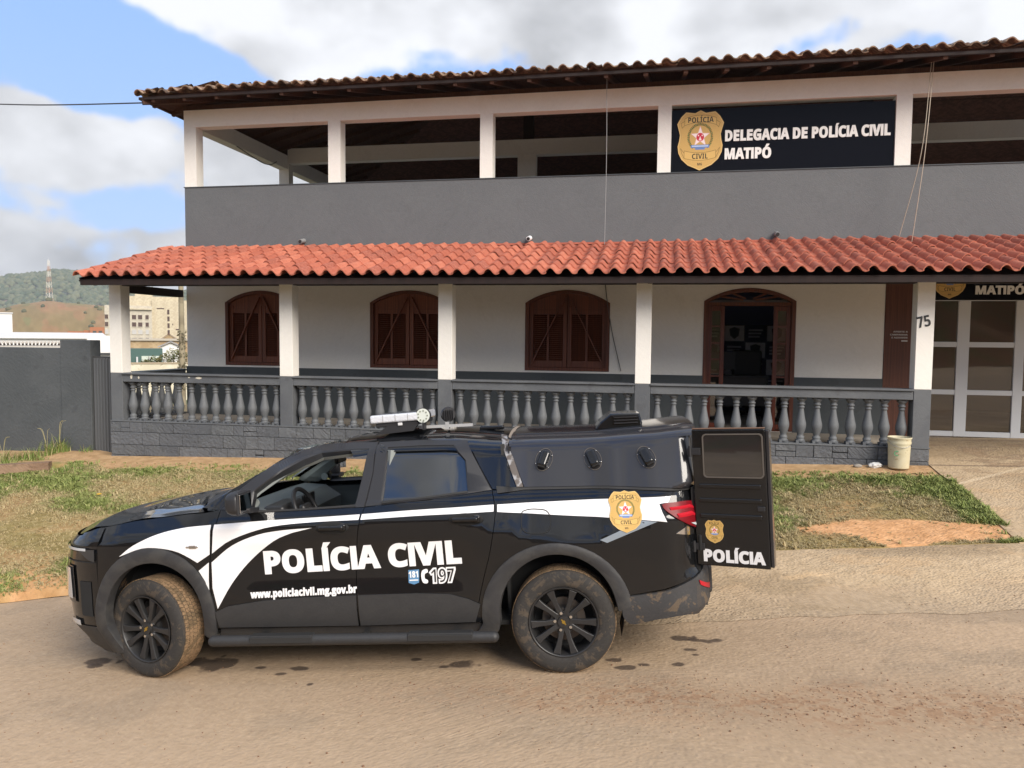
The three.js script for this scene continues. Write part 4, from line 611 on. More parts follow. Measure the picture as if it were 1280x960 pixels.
{
  const tanW = S(1, 0.9, { map: wallMap([0.62, 0.53, 0.40], [0.68, 0.60, 0.47], [0.5, 0.43, 0.33], 33) }), red = S([0.20, 0.11, 0.075], 0.9), whiteW = S([0.74, 0.73, 0.70], 0.8), brick = S([0.36, 0.15, 0.075], 0.95);
  let d = 170, t = bgThing('gable_house', 'tan gabled house with brown roof below the apartment block', 'house', 212, 462, d); gable(t, 33 * pm(d), 32 * pm(d), 6, 12 * pm(d), tanW, red); mesh('window', [span(-0.5, 0.2, 4.6, 5.4, 0.01, 0.04)], S(0.05), t);
  d = 140; t = bgThing('flat_house', 'low tan flat-roofed house with dark openings', 'house', 190, 465, d); mesh('wall', [span(-50 * pm(d), 42 * pm(d), -1, 39 * pm(d), -7, 0)], tanW, t); mesh('roof_slab', [span(-51 * pm(d), 43 * pm(d), 39 * pm(d) + 0.02, 41.5 * pm(d), -7.2, 0.4)], S([0.42, 0.38, 0.31]), t); for (const x of [12, 19, 33]) mesh('window', [span(x * pm(d), (x + 5) * pm(d), 28 * pm(d), 33 * pm(d), 0.01, 0.05)], S(0.06), t);
  d = 80; t = bgThing('green_shed', 'dark green wall with pale posts below the houses', 'shed', 184, 466, d); mesh('wall', [span(-28 * pm(d), 18 * pm(d), -1, 30 * pm(d), -3, 0)], S([0.06, 0.115, 0.10], 0.8), t); for (const x of [-20, -12, 2, 12]) mesh('post', [span(x * pm(d), (x + 2) * pm(d), -1, 20 * pm(d), 0.01, 0.2)], S(0.55), t); mesh('pale_panel', [span(-6 * pm(d), 14 * pm(d), 14 * pm(d), 21 * pm(d), 0.01, 0.08)], S([0.5, 0.55, 0.48]), t);
  t = bgThing('white_outbuilding', 'white gable-ended outbuilding beside the green shed', 'shed', 214, 466, 90); gable(t, 2.2, 3.0, 3, 0.5, whiteW, S(0.3));
  d = 45; t = bgThing('yard_wall', 'pale cream yard wall beyond the porch', 'wall', 195, 470, d); mesh('wall', [span(-3.4, 3.2, -2.5, 15 * pm(d), -0.2, 0)], S(1, 0.9, { map: wallMap([0.78, 0.75, 0.66], [0.83, 0.80, 0.72], [0.62, 0.57, 0.47], 36) }), t); mesh('coping', [span(-3.4, 3.2, 15 * pm(d) + 0.004, 17 * pm(d), -0.24, 0.04)], S([0.36, 0.29, 0.20]), t);
  // shrubs over the yard wall
  const R = rng(88); for (const [px, py, s] of [[192, 451, 9], [205, 449, 11], [217, 444, 14], [224, 446, 12], [183, 453, 7]]) { const D = 50, p = atDepth(px, 466, D), b = thing('shrub', px > 210 ? 'tall olive shrub over the cream yard wall by the pole' : 'low olive shrub over the cream yard wall', 'shrub', [p.x, p.y - 1, p.z], 'shrubs over the yard wall'); const lv = []; const h = (466 - py) * pm(D) + 1, rr = s * pm(D); for (let i = 0; i < 420; i++) { const a = R() * 6.28, e = Math.acos(2 * R() - 1), q = rr * (0.4 + 0.6 * Math.cbrt(R())) * (0.75 + 0.5 * noise3(a * 2, e * 2, px)); const g = new THREE.PlaneGeometry(0.09, 0.05); g.rotateX(R() * 6); g.rotateY(R() * 6); g.translate(Math.cos(a) * Math.sin(e) * q, h + Math.cos(e) * q * 0.8 - 0.1, Math.sin(a) * Math.sin(e) * q); lv.push(g); } mesh('foliage', lv, S(R() < 0.5 ? [0.10, 0.115, 0.035] : [0.16, 0.15, 0.05], 0.9), b); mesh('stem', [cyl(0.03, 0.05, h, 0, h / 2, 0, 6)], S([0.12, 0.09, 0.06]), b); }
  // concrete utility pole
  { const D = 33, p = atDepth(228, 470, D), u = thing('utility_pole', 'weathered concrete utility pole with climbing growth behind the porch', 'pole', [p.x, p.y - 2, p.z]); mesh('shaft', [cyl(0.10, 0.14, 6.1, 0, 3.05, 0, 12)], S(1, 0.95, { map: wallMap([0.50, 0.46, 0.38], [0.58, 0.54, 0.45], [0.4, 0.36, 0.29], 40) }), u); const lv = []; for (let i = 0; i < 240; i++) { const a = R() * 6.28, y = 1.4 + R() * 2.6; const g = new THREE.PlaneGeometry(0.08, 0.06); g.rotateX(R() * 6); g.rotateY(R() * 6); g.translate(Math.cos(a) * 0.17, y, Math.sin(a) * 0.17); lv.push(g); } mesh('climbing_growth', lv, S([0.17, 0.15, 0.09], 0.9), u); }
  // white sheds and roofs beyond the wall
  d = 60; t = bgThing('white_hall', 'long white hall with a pale sloping roof beyond the grey wall', 'building', 40, 470, d); mesh('wall', [span(-8, 84 * pm(d), -2, 47 * pm(d), -6, 0)], whiteW, t); mesh('roof_sheet', [bar([(-8 + 84 * pm(d)) / 2, 47.4 * pm(d), 0.3], [(-8 + 84 * pm(d)) / 2, 54 * pm(d), -6], 13.5, 0.06)], S([0.66, 0.65, 0.63], 0.6), t); for (let i = 0; i < 3; i++) mesh('wall_band', [span(-7.9, 84 * pm(d) - 0.1, (33 + i * 4.5) * pm(d), (33.8 + i * 4.5) * pm(d), 0.005, 0.02)], S(0.5), t);
  d = 52; t = bgThing('lean_to_roof', 'corrugated sheet roof edge just over the grey wall', 'roof', 35, 470, d); mesh('wall', [span(-4, 46 * pm(d), -2, 38 * pm(d), -3, 0)], S([0.45, 0.43, 0.40]), t); for (let i = 0; i < 30; i++) mesh('corrugation', [cyl(0.07, 0.07, 3.4, 0, 0, 0, 8).rotateX(Math.PI / 2 - 0.08).translate(-3.9 + i * 0.215, 39.5 * pm(d), -1.5)], S([0.42, 0.38, 0.34], 0.9), t);
  t = bgThing('tall_white_block', 'small taller white block behind the white hall', 'building', -4, 470, 75); mesh('wall', [span(-4, 18 * pm(75), -2, 78 * pm(75), -5, 0)], whiteW, t); mesh('roof_slab', [span(-4.1, 18.8 * pm(75), 78 * pm(75) + 0.01, 79.5 * pm(75), -5.1, 0.1)], S(0.6), t);
  d = 46; t = bgThing('white_annex', 'white low annex with dark roof line seen over the metal gate', 'building', 124, 470, d); mesh('wall', [span(-0.6, 1.2, -2, 50 * pm(d), -2, 0)], whiteW, t); mesh('ledge', [span(-0.62, 1.22, 26 * pm(d), 29 * pm(d), 0.005, 0.12)], S(0.05), t);
  for (const [px, w, h, lab] of [[98, 22, 8, 'low orange brick house at the foot of the hill, flat topped'], [122, 16, 13, 'orange brick house with dark openings nearest the porch column'], [112, 12, 9, 'small unplastered brick house between two others']]) { const D = 210, q = bgThing('brick_house', lab, 'house', px, 440, D, 'brick houses at the foot of the hill'); mesh('wall', [span(-w / 2 * pm(D), w / 2 * pm(D), -3, (18 + h) * pm(D), -6, 0)], brick, q); mesh('window', [span(-w * 0.3 * pm(D), -w * 0.05 * pm(D), (14 + h * 0.3) * pm(D), (16 + h * 0.8) * pm(D), 0.02, 0.06)], S([0.07, 0.07, 0.06]), q); mesh('window', [span(w * 0.1 * pm(D), w * 0.35 * pm(D), (14 + h * 0.3) * pm(D), (16 + h * 0.8) * pm(D), 0.02, 0.06)], S([0.07, 0.07, 0.06]), q); }
}
// hills as ridges given by their skyline, built at their own distance with depth
function hill(name, label, d, depth, line, colf, bumpy, seed, lift) {
  const pos = [], uv = [], idx = [], nx = 150, nz = 26, f = camera.getWorldDirection(V3());
  const sky = px => { for (let i = 1; i < line.length; i++) if (px <= line[i][0]) { const t = (px - line[i - 1][0]) / (line[i][0] - line[i - 1][0]); return lerp(line[i - 1][1], line[i][1], t * t * (3 - 2 * t)); } return line[line.length - 1][1]; };
  const px0 = line[0][0], px1 = line[line.length - 1][0];
  for (let i = 0; i <= nx; i++) { const px = lerp(px0, px1, i / nx), crest = atDepth(px, sky(px), d + depth * 0.5), foot = atDepth(px, 440, d);
    const back = atDepth(px, 440, d + depth);
    for (let j = 0; j <= nz; j++) { const t = j / nz, s = Math.sin(Math.PI * Math.min(1, t)); const x = lerp(foot.x, back.x, t), z = lerp(foot.z, back.z, t); let y = lerp(-16, crest.y, Math.pow(s, 0.9)); y += (fbm(x * bumpy, z * bumpy, seed, 5) - 0.5) * lift * s * (1 - 0.8 * Math.pow(s, 8)); pos.push(x, y, z); uv.push(i / nx, t); } }
  for (let i = 0; i < nx; i++) for (let j = 0; j < nz; j++) { const a = i * (nz + 1) + j, b = a + nz + 1; idx.push(a, b, a + 1, b, b + 1, a + 1); }
  const g = new THREE.BufferGeometry(); g.setAttribute('position', new THREE.Float32BufferAttribute(pos, 3)); g.setAttribute('uv', new THREE.Float32BufferAttribute(uv, 2)); g.setIndex(idx); g.computeVertexNormals();
  const m = mesh(name, g, S(1, 1, { map: tex((u, v) => colf(u * (px1 - px0) + px0, v, u), 1024, 256) }), scene, true); tag(m, label, 'hill', null, 'structure'); return { pos, nx, nz };
}
const grassHill = hill('grassy_hill', 'dry grassy hill with red earth scars', 560, 300, [[-420, 425], [-200, 410], [-60, 392], [0, 386], [30, 380], [62, 376.5], [90, 379], [140, 383], [190, 390], [240, 402], [330, 425], [460, 432]], (px, v, u) => { const n = fbm(px * 0.03, v * 6, 3, 5), f = fbm(px * 0.2, v * 30, 8, 4); let c = mixT([0.55, 0.43, 0.28], [0.50, 0.42, 0.25], sstep(0.4, 0.6, n)); c = mixT(c, [0.62, 0.42, 0.29], sstep(0.64, 0.70, fbm(px * 0.05, v * 9, 12, 4)) * 0.4); c = mixT(c, [0.42, 0.43, 0.24], sstep(0.56, 0.66, fbm(px * 0.06 + 9, v * 10, 5, 4)) * 0.6); return c.map(q => q + (f - 0.5) * 0.1); }, 0.02, 2, 5);
const forestHill = hill('forest_hill', 'wooded ridge on the skyline', 1150, 700, [[-500, 390], [-300, 372], [-120, 362], [0, 352], [20, 348], [45, 346], [70, 341.5], [100, 343], [125, 350], [150, 357], [180, 364], [215, 369], [240, 367], [300, 372], [400, 392], [520, 420]], (px, v) => { const n = fbm(px * 0.05, v * 8, 5, 5), f = fbm(px * 0.5, v * 60, 2, 4); let c = mixT([0.25, 0.27, 0.22], [0.36, 0.33, 0.26], sstep(0.45, 0.6, n)); c = mixT(c, [0.50, 0.38, 0.28], sstep(40, -20, px) * sstep(0.5, 0.58, fbm(px * 0.03, v * 5, 15, 4)) * 0.8); return c.map(q => q + (f - 0.5) * 0.25); }, 0.008, 4, 26);
{ // woods on the ridge: crowns that read as one mass
  const R = rng(17), N = 16000, geo = new THREE.IcosahedronGeometry(1, 1); const im = new THREE.InstancedMesh(geo, S([1, 1, 1], 1), N), m4 = new THREE.Matrix4(), q = new THREE.Quaternion(), col = new THREE.Color(); let k = 0;
  const P = geo.attributes.position; for (let i = 0; i < P.count; i++) { const s = 0.75 + 0.5 * noise3(P.getX(i) * 3 + 4, P.getY(i) * 3, P.getZ(i) * 3); P.setXYZ(i, P.getX(i) * s, P.getY(i) * s, P.getZ(i) * s); }
  const put = (H, s, c) => { const i = Math.floor(R() * H.nx), j = 2 + Math.floor(R() * (H.nz * 0.52)); const o = (i * (H.nz + 1) + j) * 3, o2 = o + (H.nz + 1) * 3, t = R(), o3 = o + 3, t2 = R(); const x = lerp(H.pos[o], H.pos[o2], t) + (H.pos[o3] - H.pos[o]) * t2, y = lerp(H.pos[o + 1], H.pos[o2 + 1], t) + (H.pos[o3 + 1] - H.pos[o + 1]) * t2, z = lerp(H.pos[o + 2], H.pos[o2 + 2], t) + (H.pos[o3 + 2] - H.pos[o + 2]) * t2; m4.compose(V3(x, y + s * 0.3, z), q, V3(s, s * (0.7 + R() * 0.5), s)); im.setMatrixAt(k, m4); col.setRGB(...c); im.setColorAt(k++, col); };
  while (k < N - 60) { const n = R(); put(forestHill, 2 + R() * 3.6, mixT([0.05, 0.075, 0.035], [0.14, 0.145, 0.075], n)); }
  while (k < N) put(grassHill, 1 + R() * 2.2, mixT([0.06, 0.07, 0.035], [0.12, 0.11, 0.05], R()));
  im.count = k; im.name = 'woodland'; scene.add(im); tag(im, 'dense woodland covering the far ridge', 'trees', null, 'stuff');
}
{ // lattice mast on the grassy hill
  const D = 705, p = atDepth(62, 378, D), t = thing('lattice_mast', 'red and white lattice mast on the grassy hill', 'mast', [p.x, p.y - 1, p.z]); const H = 52 * pm(D) + 1, rw = [S([0.50, 0.30, 0.20], 0.7), S([0.72, 0.68, 0.60], 0.7)]; const hw = y => lerp(2.3, 0.55, Math.pow(y / H, 0.8));
  for (let s = 0; s < 8; s++) { const y0 = H * s / 8, y1 = H * (s + 1) / 8, a = hw(y0), b = hw(y1), g = []; for (const [sx, sz] of [[1, 1], [1, -1], [-1, -1], [-1, 1]]) g.push(bar([a * sx, y0, a * sz], [b * sx, y1, b * sz], 0.2)); g.push(bar([-a, y0, a], [b, y1, b], 0.13), bar([a, y0, a], [-b, y1, b], 0.13), bar([a, y0, -a], [-b, y1, -b], 0.13), bar([a, y0, a], [b, y1, -b], 0.13), bar([-a, y0, -a], [-b, y1, b], 0.13), bar([-a, y0, a], [a, y0, a], 0.2)); mesh('mast_section', g, rw[s % 2 ? 1 : 0], t); }
  mesh('antenna', [cyl(0.5, 0.5, 2, 0.6, H - 1, 0.6, 8), cyl(0.3, 0.3, 3, -0.6, H - 0.5, 0, 8), cyl(0.08, 0.08, 3, 0, H + 1.5, 0, 6)], S(0.6), t);
}
scene.fog = new THREE.FogExp2(new THREE.Color(0.72, 0.78, 0.86), 0.0002);

{ // earth bank across the street, behind the viewer: what the glass doors mirror
  const g = sheet(-45, 45, 90, () => 18.5, () => 30, 16, (x, z) => roadY(x, z) + 4.6 * sstep(18.7, 26, z + (fbm(x * 0.3, z * 0.3, 2, 4) - 0.5) * 3) + (fbm(x * 0.8, z * 0.8, 7, 4) - 0.5) * 0.5 * sstep(18.5, 20, z));
  tag(mesh('earth_bank', g, S(1, 0.95, { map: tex((u, v) => mixT([0.50, 0.36, 0.24], [0.42, 0.38, 0.22], sstep(0.42, 0.6, tn(u, v, 10, 5))), 256, 256, [9, 9]) })), 'brown earth bank on the opposite side of the street', 'bank', null, 'structure');
}
// ------------------------------------------------------------------ the police pickup
const car = thing('police_pickup', 'black and white police pickup with a canopy and roof lights parked on the street', 'pickup');
car.position.set(-2.03207, -0.03678, 4.69571); car.rotation.order = 'YZX'; car.rotation.set(-0.05, 0.09734, 0.06307); car.updateMatrixWorld(true);
M.paint = new THREE.MeshPhysicalMaterial({ color: lin(0.0045, 0.005, 0.006), roughness: 0.5, specularIntensity: 0.15, clearcoat: 1, clearcoatRoughness: 0.05 });
M.capPaint = new THREE.MeshPhysicalMaterial({ color: lin(0.02, 0.02, 0.023), roughness: 0.5, specularIntensity: 0.3, clearcoat: 1, clearcoatRoughness: 0.11 });
M.whiteWrap = new THREE.MeshPhysicalMaterial({ color: lin(0.80, 0.80, 0.80), roughness: 0.4, clearcoat: 0.7, clearcoatRoughness: 0.06 });
M.silverSheenWrap = new THREE.MeshPhysicalMaterial({ color: lin(0.22, 0.26, 0.30), roughness: 0.4, clearcoat: 0.8, clearcoatRoughness: 0.06 });  // grey-blue of the bed stripe: livery with a painted sheen
M.plastic = S(1, 0.55, { map: tex((u, v) => { const n = tn(u, v, 12, 4, 2), f = tn(u, v, 60, 2); return mixT([0.165, 0.165, 0.17], [0.20, 0.20, 0.20], n).map(q => q + (f - 0.5) * 0.03); }, 256, 256, [0.5, 0.5]), bumpMap: grainT, bumpScale: 0.0006 });
M.frameBlk = S([0.02, 0.02, 0.022], 0.45);
M.rubber = S(0.018, 0.7); M.under = S(0.012, 0.9); M.trimGrey = S([0.23, 0.25, 0.24], 0.75); M.dash = S([0.11, 0.12, 0.12], 0.7); M.seat = S(0.03, 0.85);
M.tint = new THREE.MeshPhysicalMaterial({ color: lin(0.012, 0.014, 0.016), roughness: 0.03, clearcoat: 1, clearcoatRoughness: 0.01, specularIntensity: 1, ior: 1.7 });
M.redLens = new THREE.MeshPhysicalMaterial({ color: lin(0.16, 0.004, 0.009), roughness: 0.45, specularIntensity: 0.3, clearcoat: 0.2, clearcoatRoughness: 0.3 });
M.redBright = new THREE.MeshPhysicalMaterial({ color: lin(0.45, 0.010, 0.022), roughness: 0.45, specularIntensity: 0.3, clearcoat: 0.2, clearcoatRoughness: 0.3 });
M.lens = new THREE.MeshPhysicalMaterial({ color: lin(0.55, 0.58, 0.60), roughness: 0.15, clearcoat: 1, clearcoatRoughness: 0.03 });
M.chrome = S([0.7, 0.71, 0.72], 0.12, { metalness: 1 });
const mudMap = (base, mud, amt, s) => tex((u, v) => { const n = tn(u, v, 9, 5, s), f = tn(u, v, 40, 3, s + 2); return mixT(base, mud, sstep(0.62 - amt, 0.72 - amt, n * 0.8 + f * 0.2)).map(q => q + (f - 0.5) * 0.05); }, 256, 256, [0.35, 0.35]);
M.tyre = S(1, 0.85, { map: mudMap([0.185, 0.175, 0.165], [0.28, 0.245, 0.205], 0.10, 3), bumpMap: grainT, bumpScale: 0.001 });
M.tread = S(1, 0.92, { map: mudMap([0.40, 0.33, 0.24], [0.52, 0.42, 0.31], 0.20, 6), bumpMap: grainT, bumpScale: 0.003 });
M.dirtyPl = S(1, 0.6, { map: mudMap([0.215, 0.215, 0.22], [0.36, 0.31, 0.255], 0.06, 14), bumpMap: grainT, bumpScale: 0.0005 });
M.liner = S(1, 0.9, { map: mudMap([0.10, 0.095, 0.09], [0.40, 0.31, 0.22], 0.05, 9) });
M.rim = S(1, 0.42, { map: tex((u, v) => { const n = tn(u, v, 10, 4, 7); return mixT([0.135, 0.138, 0.145], [0.18, 0.175, 0.17], n); }, 128, 128, [0.3, 0.3]) });
M.flarePl = S(1, 0.55, { map: tex((u, v) => { const n = tn(u, v, 8, 4, 12), f = tn(u, v, 50, 2); return mixT([0.18, 0.18, 0.185], [0.23, 0.227, 0.222], sstep(0.35, 0.7, n)).map(q => q + (f - 0.5) * 0.03); }, 256, 256, [0.5, 0.5]), bumpMap: grainT, bumpScale: 0.0005 });

// --- skin of the body: half width at (x, y); x to the rear, y up, z to the driver's side
const interp = (T, x) => { if (x <= T[0][0]) return T[0][1]; for (let i = 1; i < T.length; i++) if (x <= T[i][0]) { const t = (x - T[i - 1][0]) / (T[i][0] - T[i - 1][0]); return lerp(T[i - 1][1], T[i][1], t * t * (3 - 2 * t)); } return T[T.length - 1][1]; };
const shoulderY = x => interp([[-2.0, 0.86], [-1.5, 0.93], [-0.8, 0.985], [0.7, 1.0], [1.02, 0.93], [1.25, 0.86], [1.6, 0.84], [1.8, 0.90], [2.05, 0.965], [2.4, 0.98]], x);
const roofH = x => x > 1.085 ? interp([[1.085, 1.535], [1.6, 1.53], [2.0, 1.545], [2.33, 1.565]], x) : interp([[-0.6, 1.44], [-0.3, 1.50], [-0.05, 1.545], [0.3, 1.575], [0.6, 1.572], [1.08, 1.535]], x);
const RB = x => x > 1.085 ? 0.10 : 0.15;      // depth of the roof rounding
const hoodY = x => interp([[-2.2, 0.91], [-2.02, 0.962], [-1.75, 1.028], [-1.35, 1.08], [-1.0, 1.108], [-0.8, 1.125]], x);
const frontX = y => interp([[0.14, -2.02], [0.2, -2.14], [0.36, -2.255], [0.5, -2.265], [0.72, -2.27], [0.88, -2.245], [0.97, -2.17], [1.1, -2.1]], y);
const rearX = y => interp([[0.28, 2.30], [0.40, 2.40], [0.58, 2.40], [0.66, 2.36], [0.9, 2.365], [1.1, 2.35], [1.2, 2.34], [1.56, 2.33]], y);
const FX = -1.52, RX = 1.98, FN = 2.5, RN = 3.2;
function Wflat(x, y) {
  let w = 0.878;
  w -= 0.075 * Math.pow(clamp((0.48 - y) / 0.3, 0, 1), 2);
  w -= 0.016 * Math.sin(Math.PI * clamp((y - 0.55) / 0.36, 0, 1)) * sstep(-0.9, -0.6, x) * sstep(0.95, 0.7, x);
  const ys = shoulderY(x), over = Math.max(0, y - ys); w -= 0.36 * over * sstep(0, 0.05, over) ;
  const yb = 1.125; if (y > yb) w -= (x > 1.085 ? 0.06 : 0.13) * (y - yb) + 0.012 * sstep(yb, yb + 0.02, y);
  // swelling over the arches
  w += 0.014 * Math.exp(-Math.pow((x + 1.36) / 0.5, 2) - Math.pow((y - 0.86) / 0.16, 2)) + 0.016 * Math.exp(-Math.pow((x - 1.4) / 0.5, 2) - Math.pow((y - 0.84) / 0.16, 2));
  // dished front wings
  if (x < -0.9 && y > 0.95) w -= 0.25 * (y - 0.95) * sstep(-0.9, -1.5, x);
  return w;
}
function W(x, y) {
  let w = Wflat(x, y);
  if (x > -0.75) { const R = roofH(x), b = RB(x), u = clamp((y - (R - b)) / b, 0, 0.9999); if (u > 0) w *= Math.pow(1 - Math.pow(u, 2.6), 1 / 2.6); }
  if (x < FX) { const t = clamp((FX - x) / (FX - frontX(y)), 0, 0.9999); w *= Math.pow(1 - Math.pow(t, FN), 1 / FN); }
  const rx = RX + 0.2 * sstep(1.12, 1.2, y); if (x > rx) { const t = clamp((x - rx) / (rearX(y) - rx), 0, 0.9999); w *= Math.pow(1 - Math.pow(t, RN), 1 / RN); }
  return w;
}
const carInv = car.matrixWorld.clone().invert(), camL = camera.position.clone().applyMatrix4(carInv);
function sideP(px, py, off = 0) { const d = ray(px, py).transformDirection(carInv); let z = 0.88, x = 0, y = 0; for (let i = 0; i < 14; i++) { const t = (z - camL.z) / d.z; x = camL.x + d.x * t; y = camL.y + d.y * t; z = lerp(z, W(x, y) + off, 0.8); } return [x, y]; }
function planeP(px, py, z) { const d = ray(px, py).transformDirection(carInv), t = (z - camL.z) / d.z; return [camL.x + d.x * t, camL.y + d.y * t]; }
const PX = (...a) => { const o = []; for (let i = 0; i < a.length; i += 2) o.push(sideP(a[i], a[i + 1])); return o; };
function nrm(x, y) { const e = 0.004; const n = V3(-(W(x + e, y) - W(x - e, y)) / (2 * e), -(W(x, y + e) - W(x, y - e)) / (2 * e), 1); n.x = clamp(n.x, -9, 9); n.y = clamp(n.y, -9, 9); return n.normalize(); }
function spline(P, n, closed = false) { const c = new THREE.CatmullRomCurve3(P.map(p => V3(p[0], p[1], 0)), closed, 'centripetal'); return c.getSpacedPoints(n).map(v => [v.x, v.y]).slice(0, closed ? n : n + 1); }
const area = P => { let a = 0; for (let i = 0; i < P.length; i++) { const q = P[(i + 1) % P.length]; a += P[i][0] * q[1] - q[0] * P[i][1]; } return a / 2; };
function ccw(P) { return area(P) < 0 ? P.slice().reverse() : P; }
function clipHalf(P, ax, v, keepGreater) { const o = []; for (let i = 0; i < P.length; i++) { const a = P[i], b = P[(i + 1) % P.length], ia = keepGreater ? a[ax] >= v : a[ax] <= v, ib = keepGreater ? b[ax] >= v : b[ax] <= v; if (ia) o.push(a); if (ia !== ib) { const t = (v - a[ax]) / (b[ax] - a[ax]); o.push([lerp(a[0], b[0], t), lerp(a[1], b[1], t)]); } } return o; }
// cut a panel out of the skin: outline in side view -> curved sheet with returned edges
function panelGeo(P, { off = 0, inset = 0.0022, depth = 0.016, step = 0.045, side = 1, edge = true } = {}) {
  P = ccw(P); if (inset) P = offsetLoop(dedupe(P.map(p => new THREE.Vector2(p[0], p[1]))), -inset).map(p => [p.x, p.y]);
  const pos = [], nor = []; let x0 = 1e9, x1 = -1e9, y0 = 1e9, y1 = -1e9; for (const p of P) { x0 = Math.min(x0, p[0]); x1 = Math.max(x1, p[0]); y0 = Math.min(y0, p[1]); y1 = Math.max(y1, p[1]); }
  const put = (x, y, o = off) => { const n = nrm(x, y), w = W(x, y); pos.push(x + n.x * o, y + n.y * o, side * (w + n.z * o)); nor.push(n.x, n.y, side * n.z); };
  const tri = (a, b, c) => { if (side > 0) { put(...a); put(...b); put(...c); } else { put(...a); put(...c); put(...b); } };
  const nx = Math.max(1, Math.ceil((x1 - x0) / step)), ny = Math.max(1, Math.ceil((y1 - y0) / step));
  for (let i = 0; i < nx; i++) { const a = lerp(x0, x1, i / nx), b = lerp(x0, x1, (i + 1) / nx); let C = clipHalf(clipHalf(P, 0, a, true), 0, b, false); if (C.length < 3) continue;
    for (let j = 0; j < ny; j++) { const c = lerp(y0, y1, j / ny), d = lerp(y0, y1, (j + 1) / ny); let Q = clipHalf(clipHalf(C, 1, c, true), 1, d, false); if (Q.length < 3) continue; const V = dedupe(Q.map(p => new THREE.Vector2(p[0], p[1]))); if (V.length < 3 || Math.abs(area(V.map(v => [v.x, v.y]))) < 1e-9) continue; for (const f of THREE.ShapeUtils.triangulateShape(V, [])) tri([V[f[0]].x, V[f[0]].y], [V[f[1]].x, V[f[1]].y], [V[f[2]].x, V[f[2]].y]); } }
  if (edge) for (let i = 0; i < P.length; i++) { const a = P[i], b = P[(i + 1) % P.length], L = Math.hypot(b[0] - a[0], b[1] - a[1]), n = Math.max(1, Math.ceil(L / 0.04)); if (L < 1e-6) continue; const ex = (b[1] - a[1]) / L, ey = -(b[0] - a[0]) / L;
    for (let k = 0; k < n; k++) { const p = [lerp(a[0], b[0], k / n), lerp(a[1], b[1], k / n)], q = [lerp(a[0], b[0], (k + 1) / n), lerp(a[1], b[1], (k + 1) / n)]; const v = (r, o) => { const m = nrm(r[0], r[1]), w = W(r[0], r[1]); return [r[0] + m.x * o, r[1] + m.y * o, side * (w + m.z * o)]; }; const A = v(p, off), B = v(q, off), C = v(q, off - depth), D = v(p, off - depth); const T = side > 0 ? [A, D, C, A, C, B] : [A, C, D, A, B, C]; for (const t of T) { pos.push(...t); nor.push(ex, ey, 0); } } }
  const g = new THREE.BufferGeometry(); g.setAttribute('position', new THREE.Float32BufferAttribute(pos, 3)); g.setAttribute('normal', new THREE.Float32BufferAttribute(nor, 3)); return triUV(g);
}
const panel = (name, P, mat, o = {}, parent = car) => mesh(name, panelGeo(P, o), mat, parent, true);
// strip between two outlines of equal sampling, with a raised profile across
function stripGeo(A, B, n, prof, side = 1, closed = false) {
  let a, b; if (A.length === B.length) { const per = Math.max(2, Math.round(n / A.length)), lin2 = P => { const o = [], m = closed ? P.length : P.length - 1; for (let i = 0; i < m; i++) { const p = P[i], q = P[(i + 1) % P.length]; for (let k = 0; k < per; k++) o.push([lerp(p[0], q[0], k / per), lerp(p[1], q[1], k / per)]); } if (!closed) o.push(P[P.length - 1]); return o; }; a = lin2(A); b = lin2(B); } else { a = spline(A, n, closed); b = spline(B, n, closed); }
  const rows = [], m = prof.length - 1, cnt = a.length;
  for (let i = 0; i < cnt; i++) { const r = []; for (let j = 0; j <= m; j++) { const [t, o] = prof[j], x = lerp(a[i][0], b[i][0], t), y = lerp(a[i][1], b[i][1], t), q = nrm(x, y); r.push(x + q.x * o, y + q.y * o, side * (W(x, y) + q.z * o)); } rows.push(r); }
  const pos = [], idx = []; for (const r of rows) pos.push(...r); const w = m + 1, flip = (area([...a, ...b.slice().reverse()]) > 0) !== (side > 0);
  for (let i = 0; i < (closed ? cnt : cnt - 1); i++) for (let j = 0; j < m; j++) { const p = i * w + j, q = ((i + 1) % cnt) * w + j; if (flip) idx.push(p, p + 1, q, q, p + 1, q + 1); else idx.push(p, q, p + 1, q, q + 1, p + 1); }
  const g = new THREE.BufferGeometry(); g.setAttribute('position', new THREE.Float32BufferAttribute(pos, 3)); g.setIndex(idx); return triUV(clean(toCreasedNormals(g, 0.7)));
}
function grid(nu, nv, f) { const pos = [], idx = []; for (let i = 0; i <= nu; i++) for (let j = 0; j <= nv; j++) pos.push(...f(i / nu, j / nv)); for (let i = 0; i < nu; i++) for (let j = 0; j < nv; j++) { const a = i * (nv + 1) + j, b = a + nv + 1; idx.push(a, a + 1, b, b, a + 1, b + 1); } const g = new THREE.BufferGeometry(); g.setAttribute('position', new THREE.Float32BufferAttribute(pos, 3)); g.setIndex(idx); g.computeVertexNormals(); return g; }

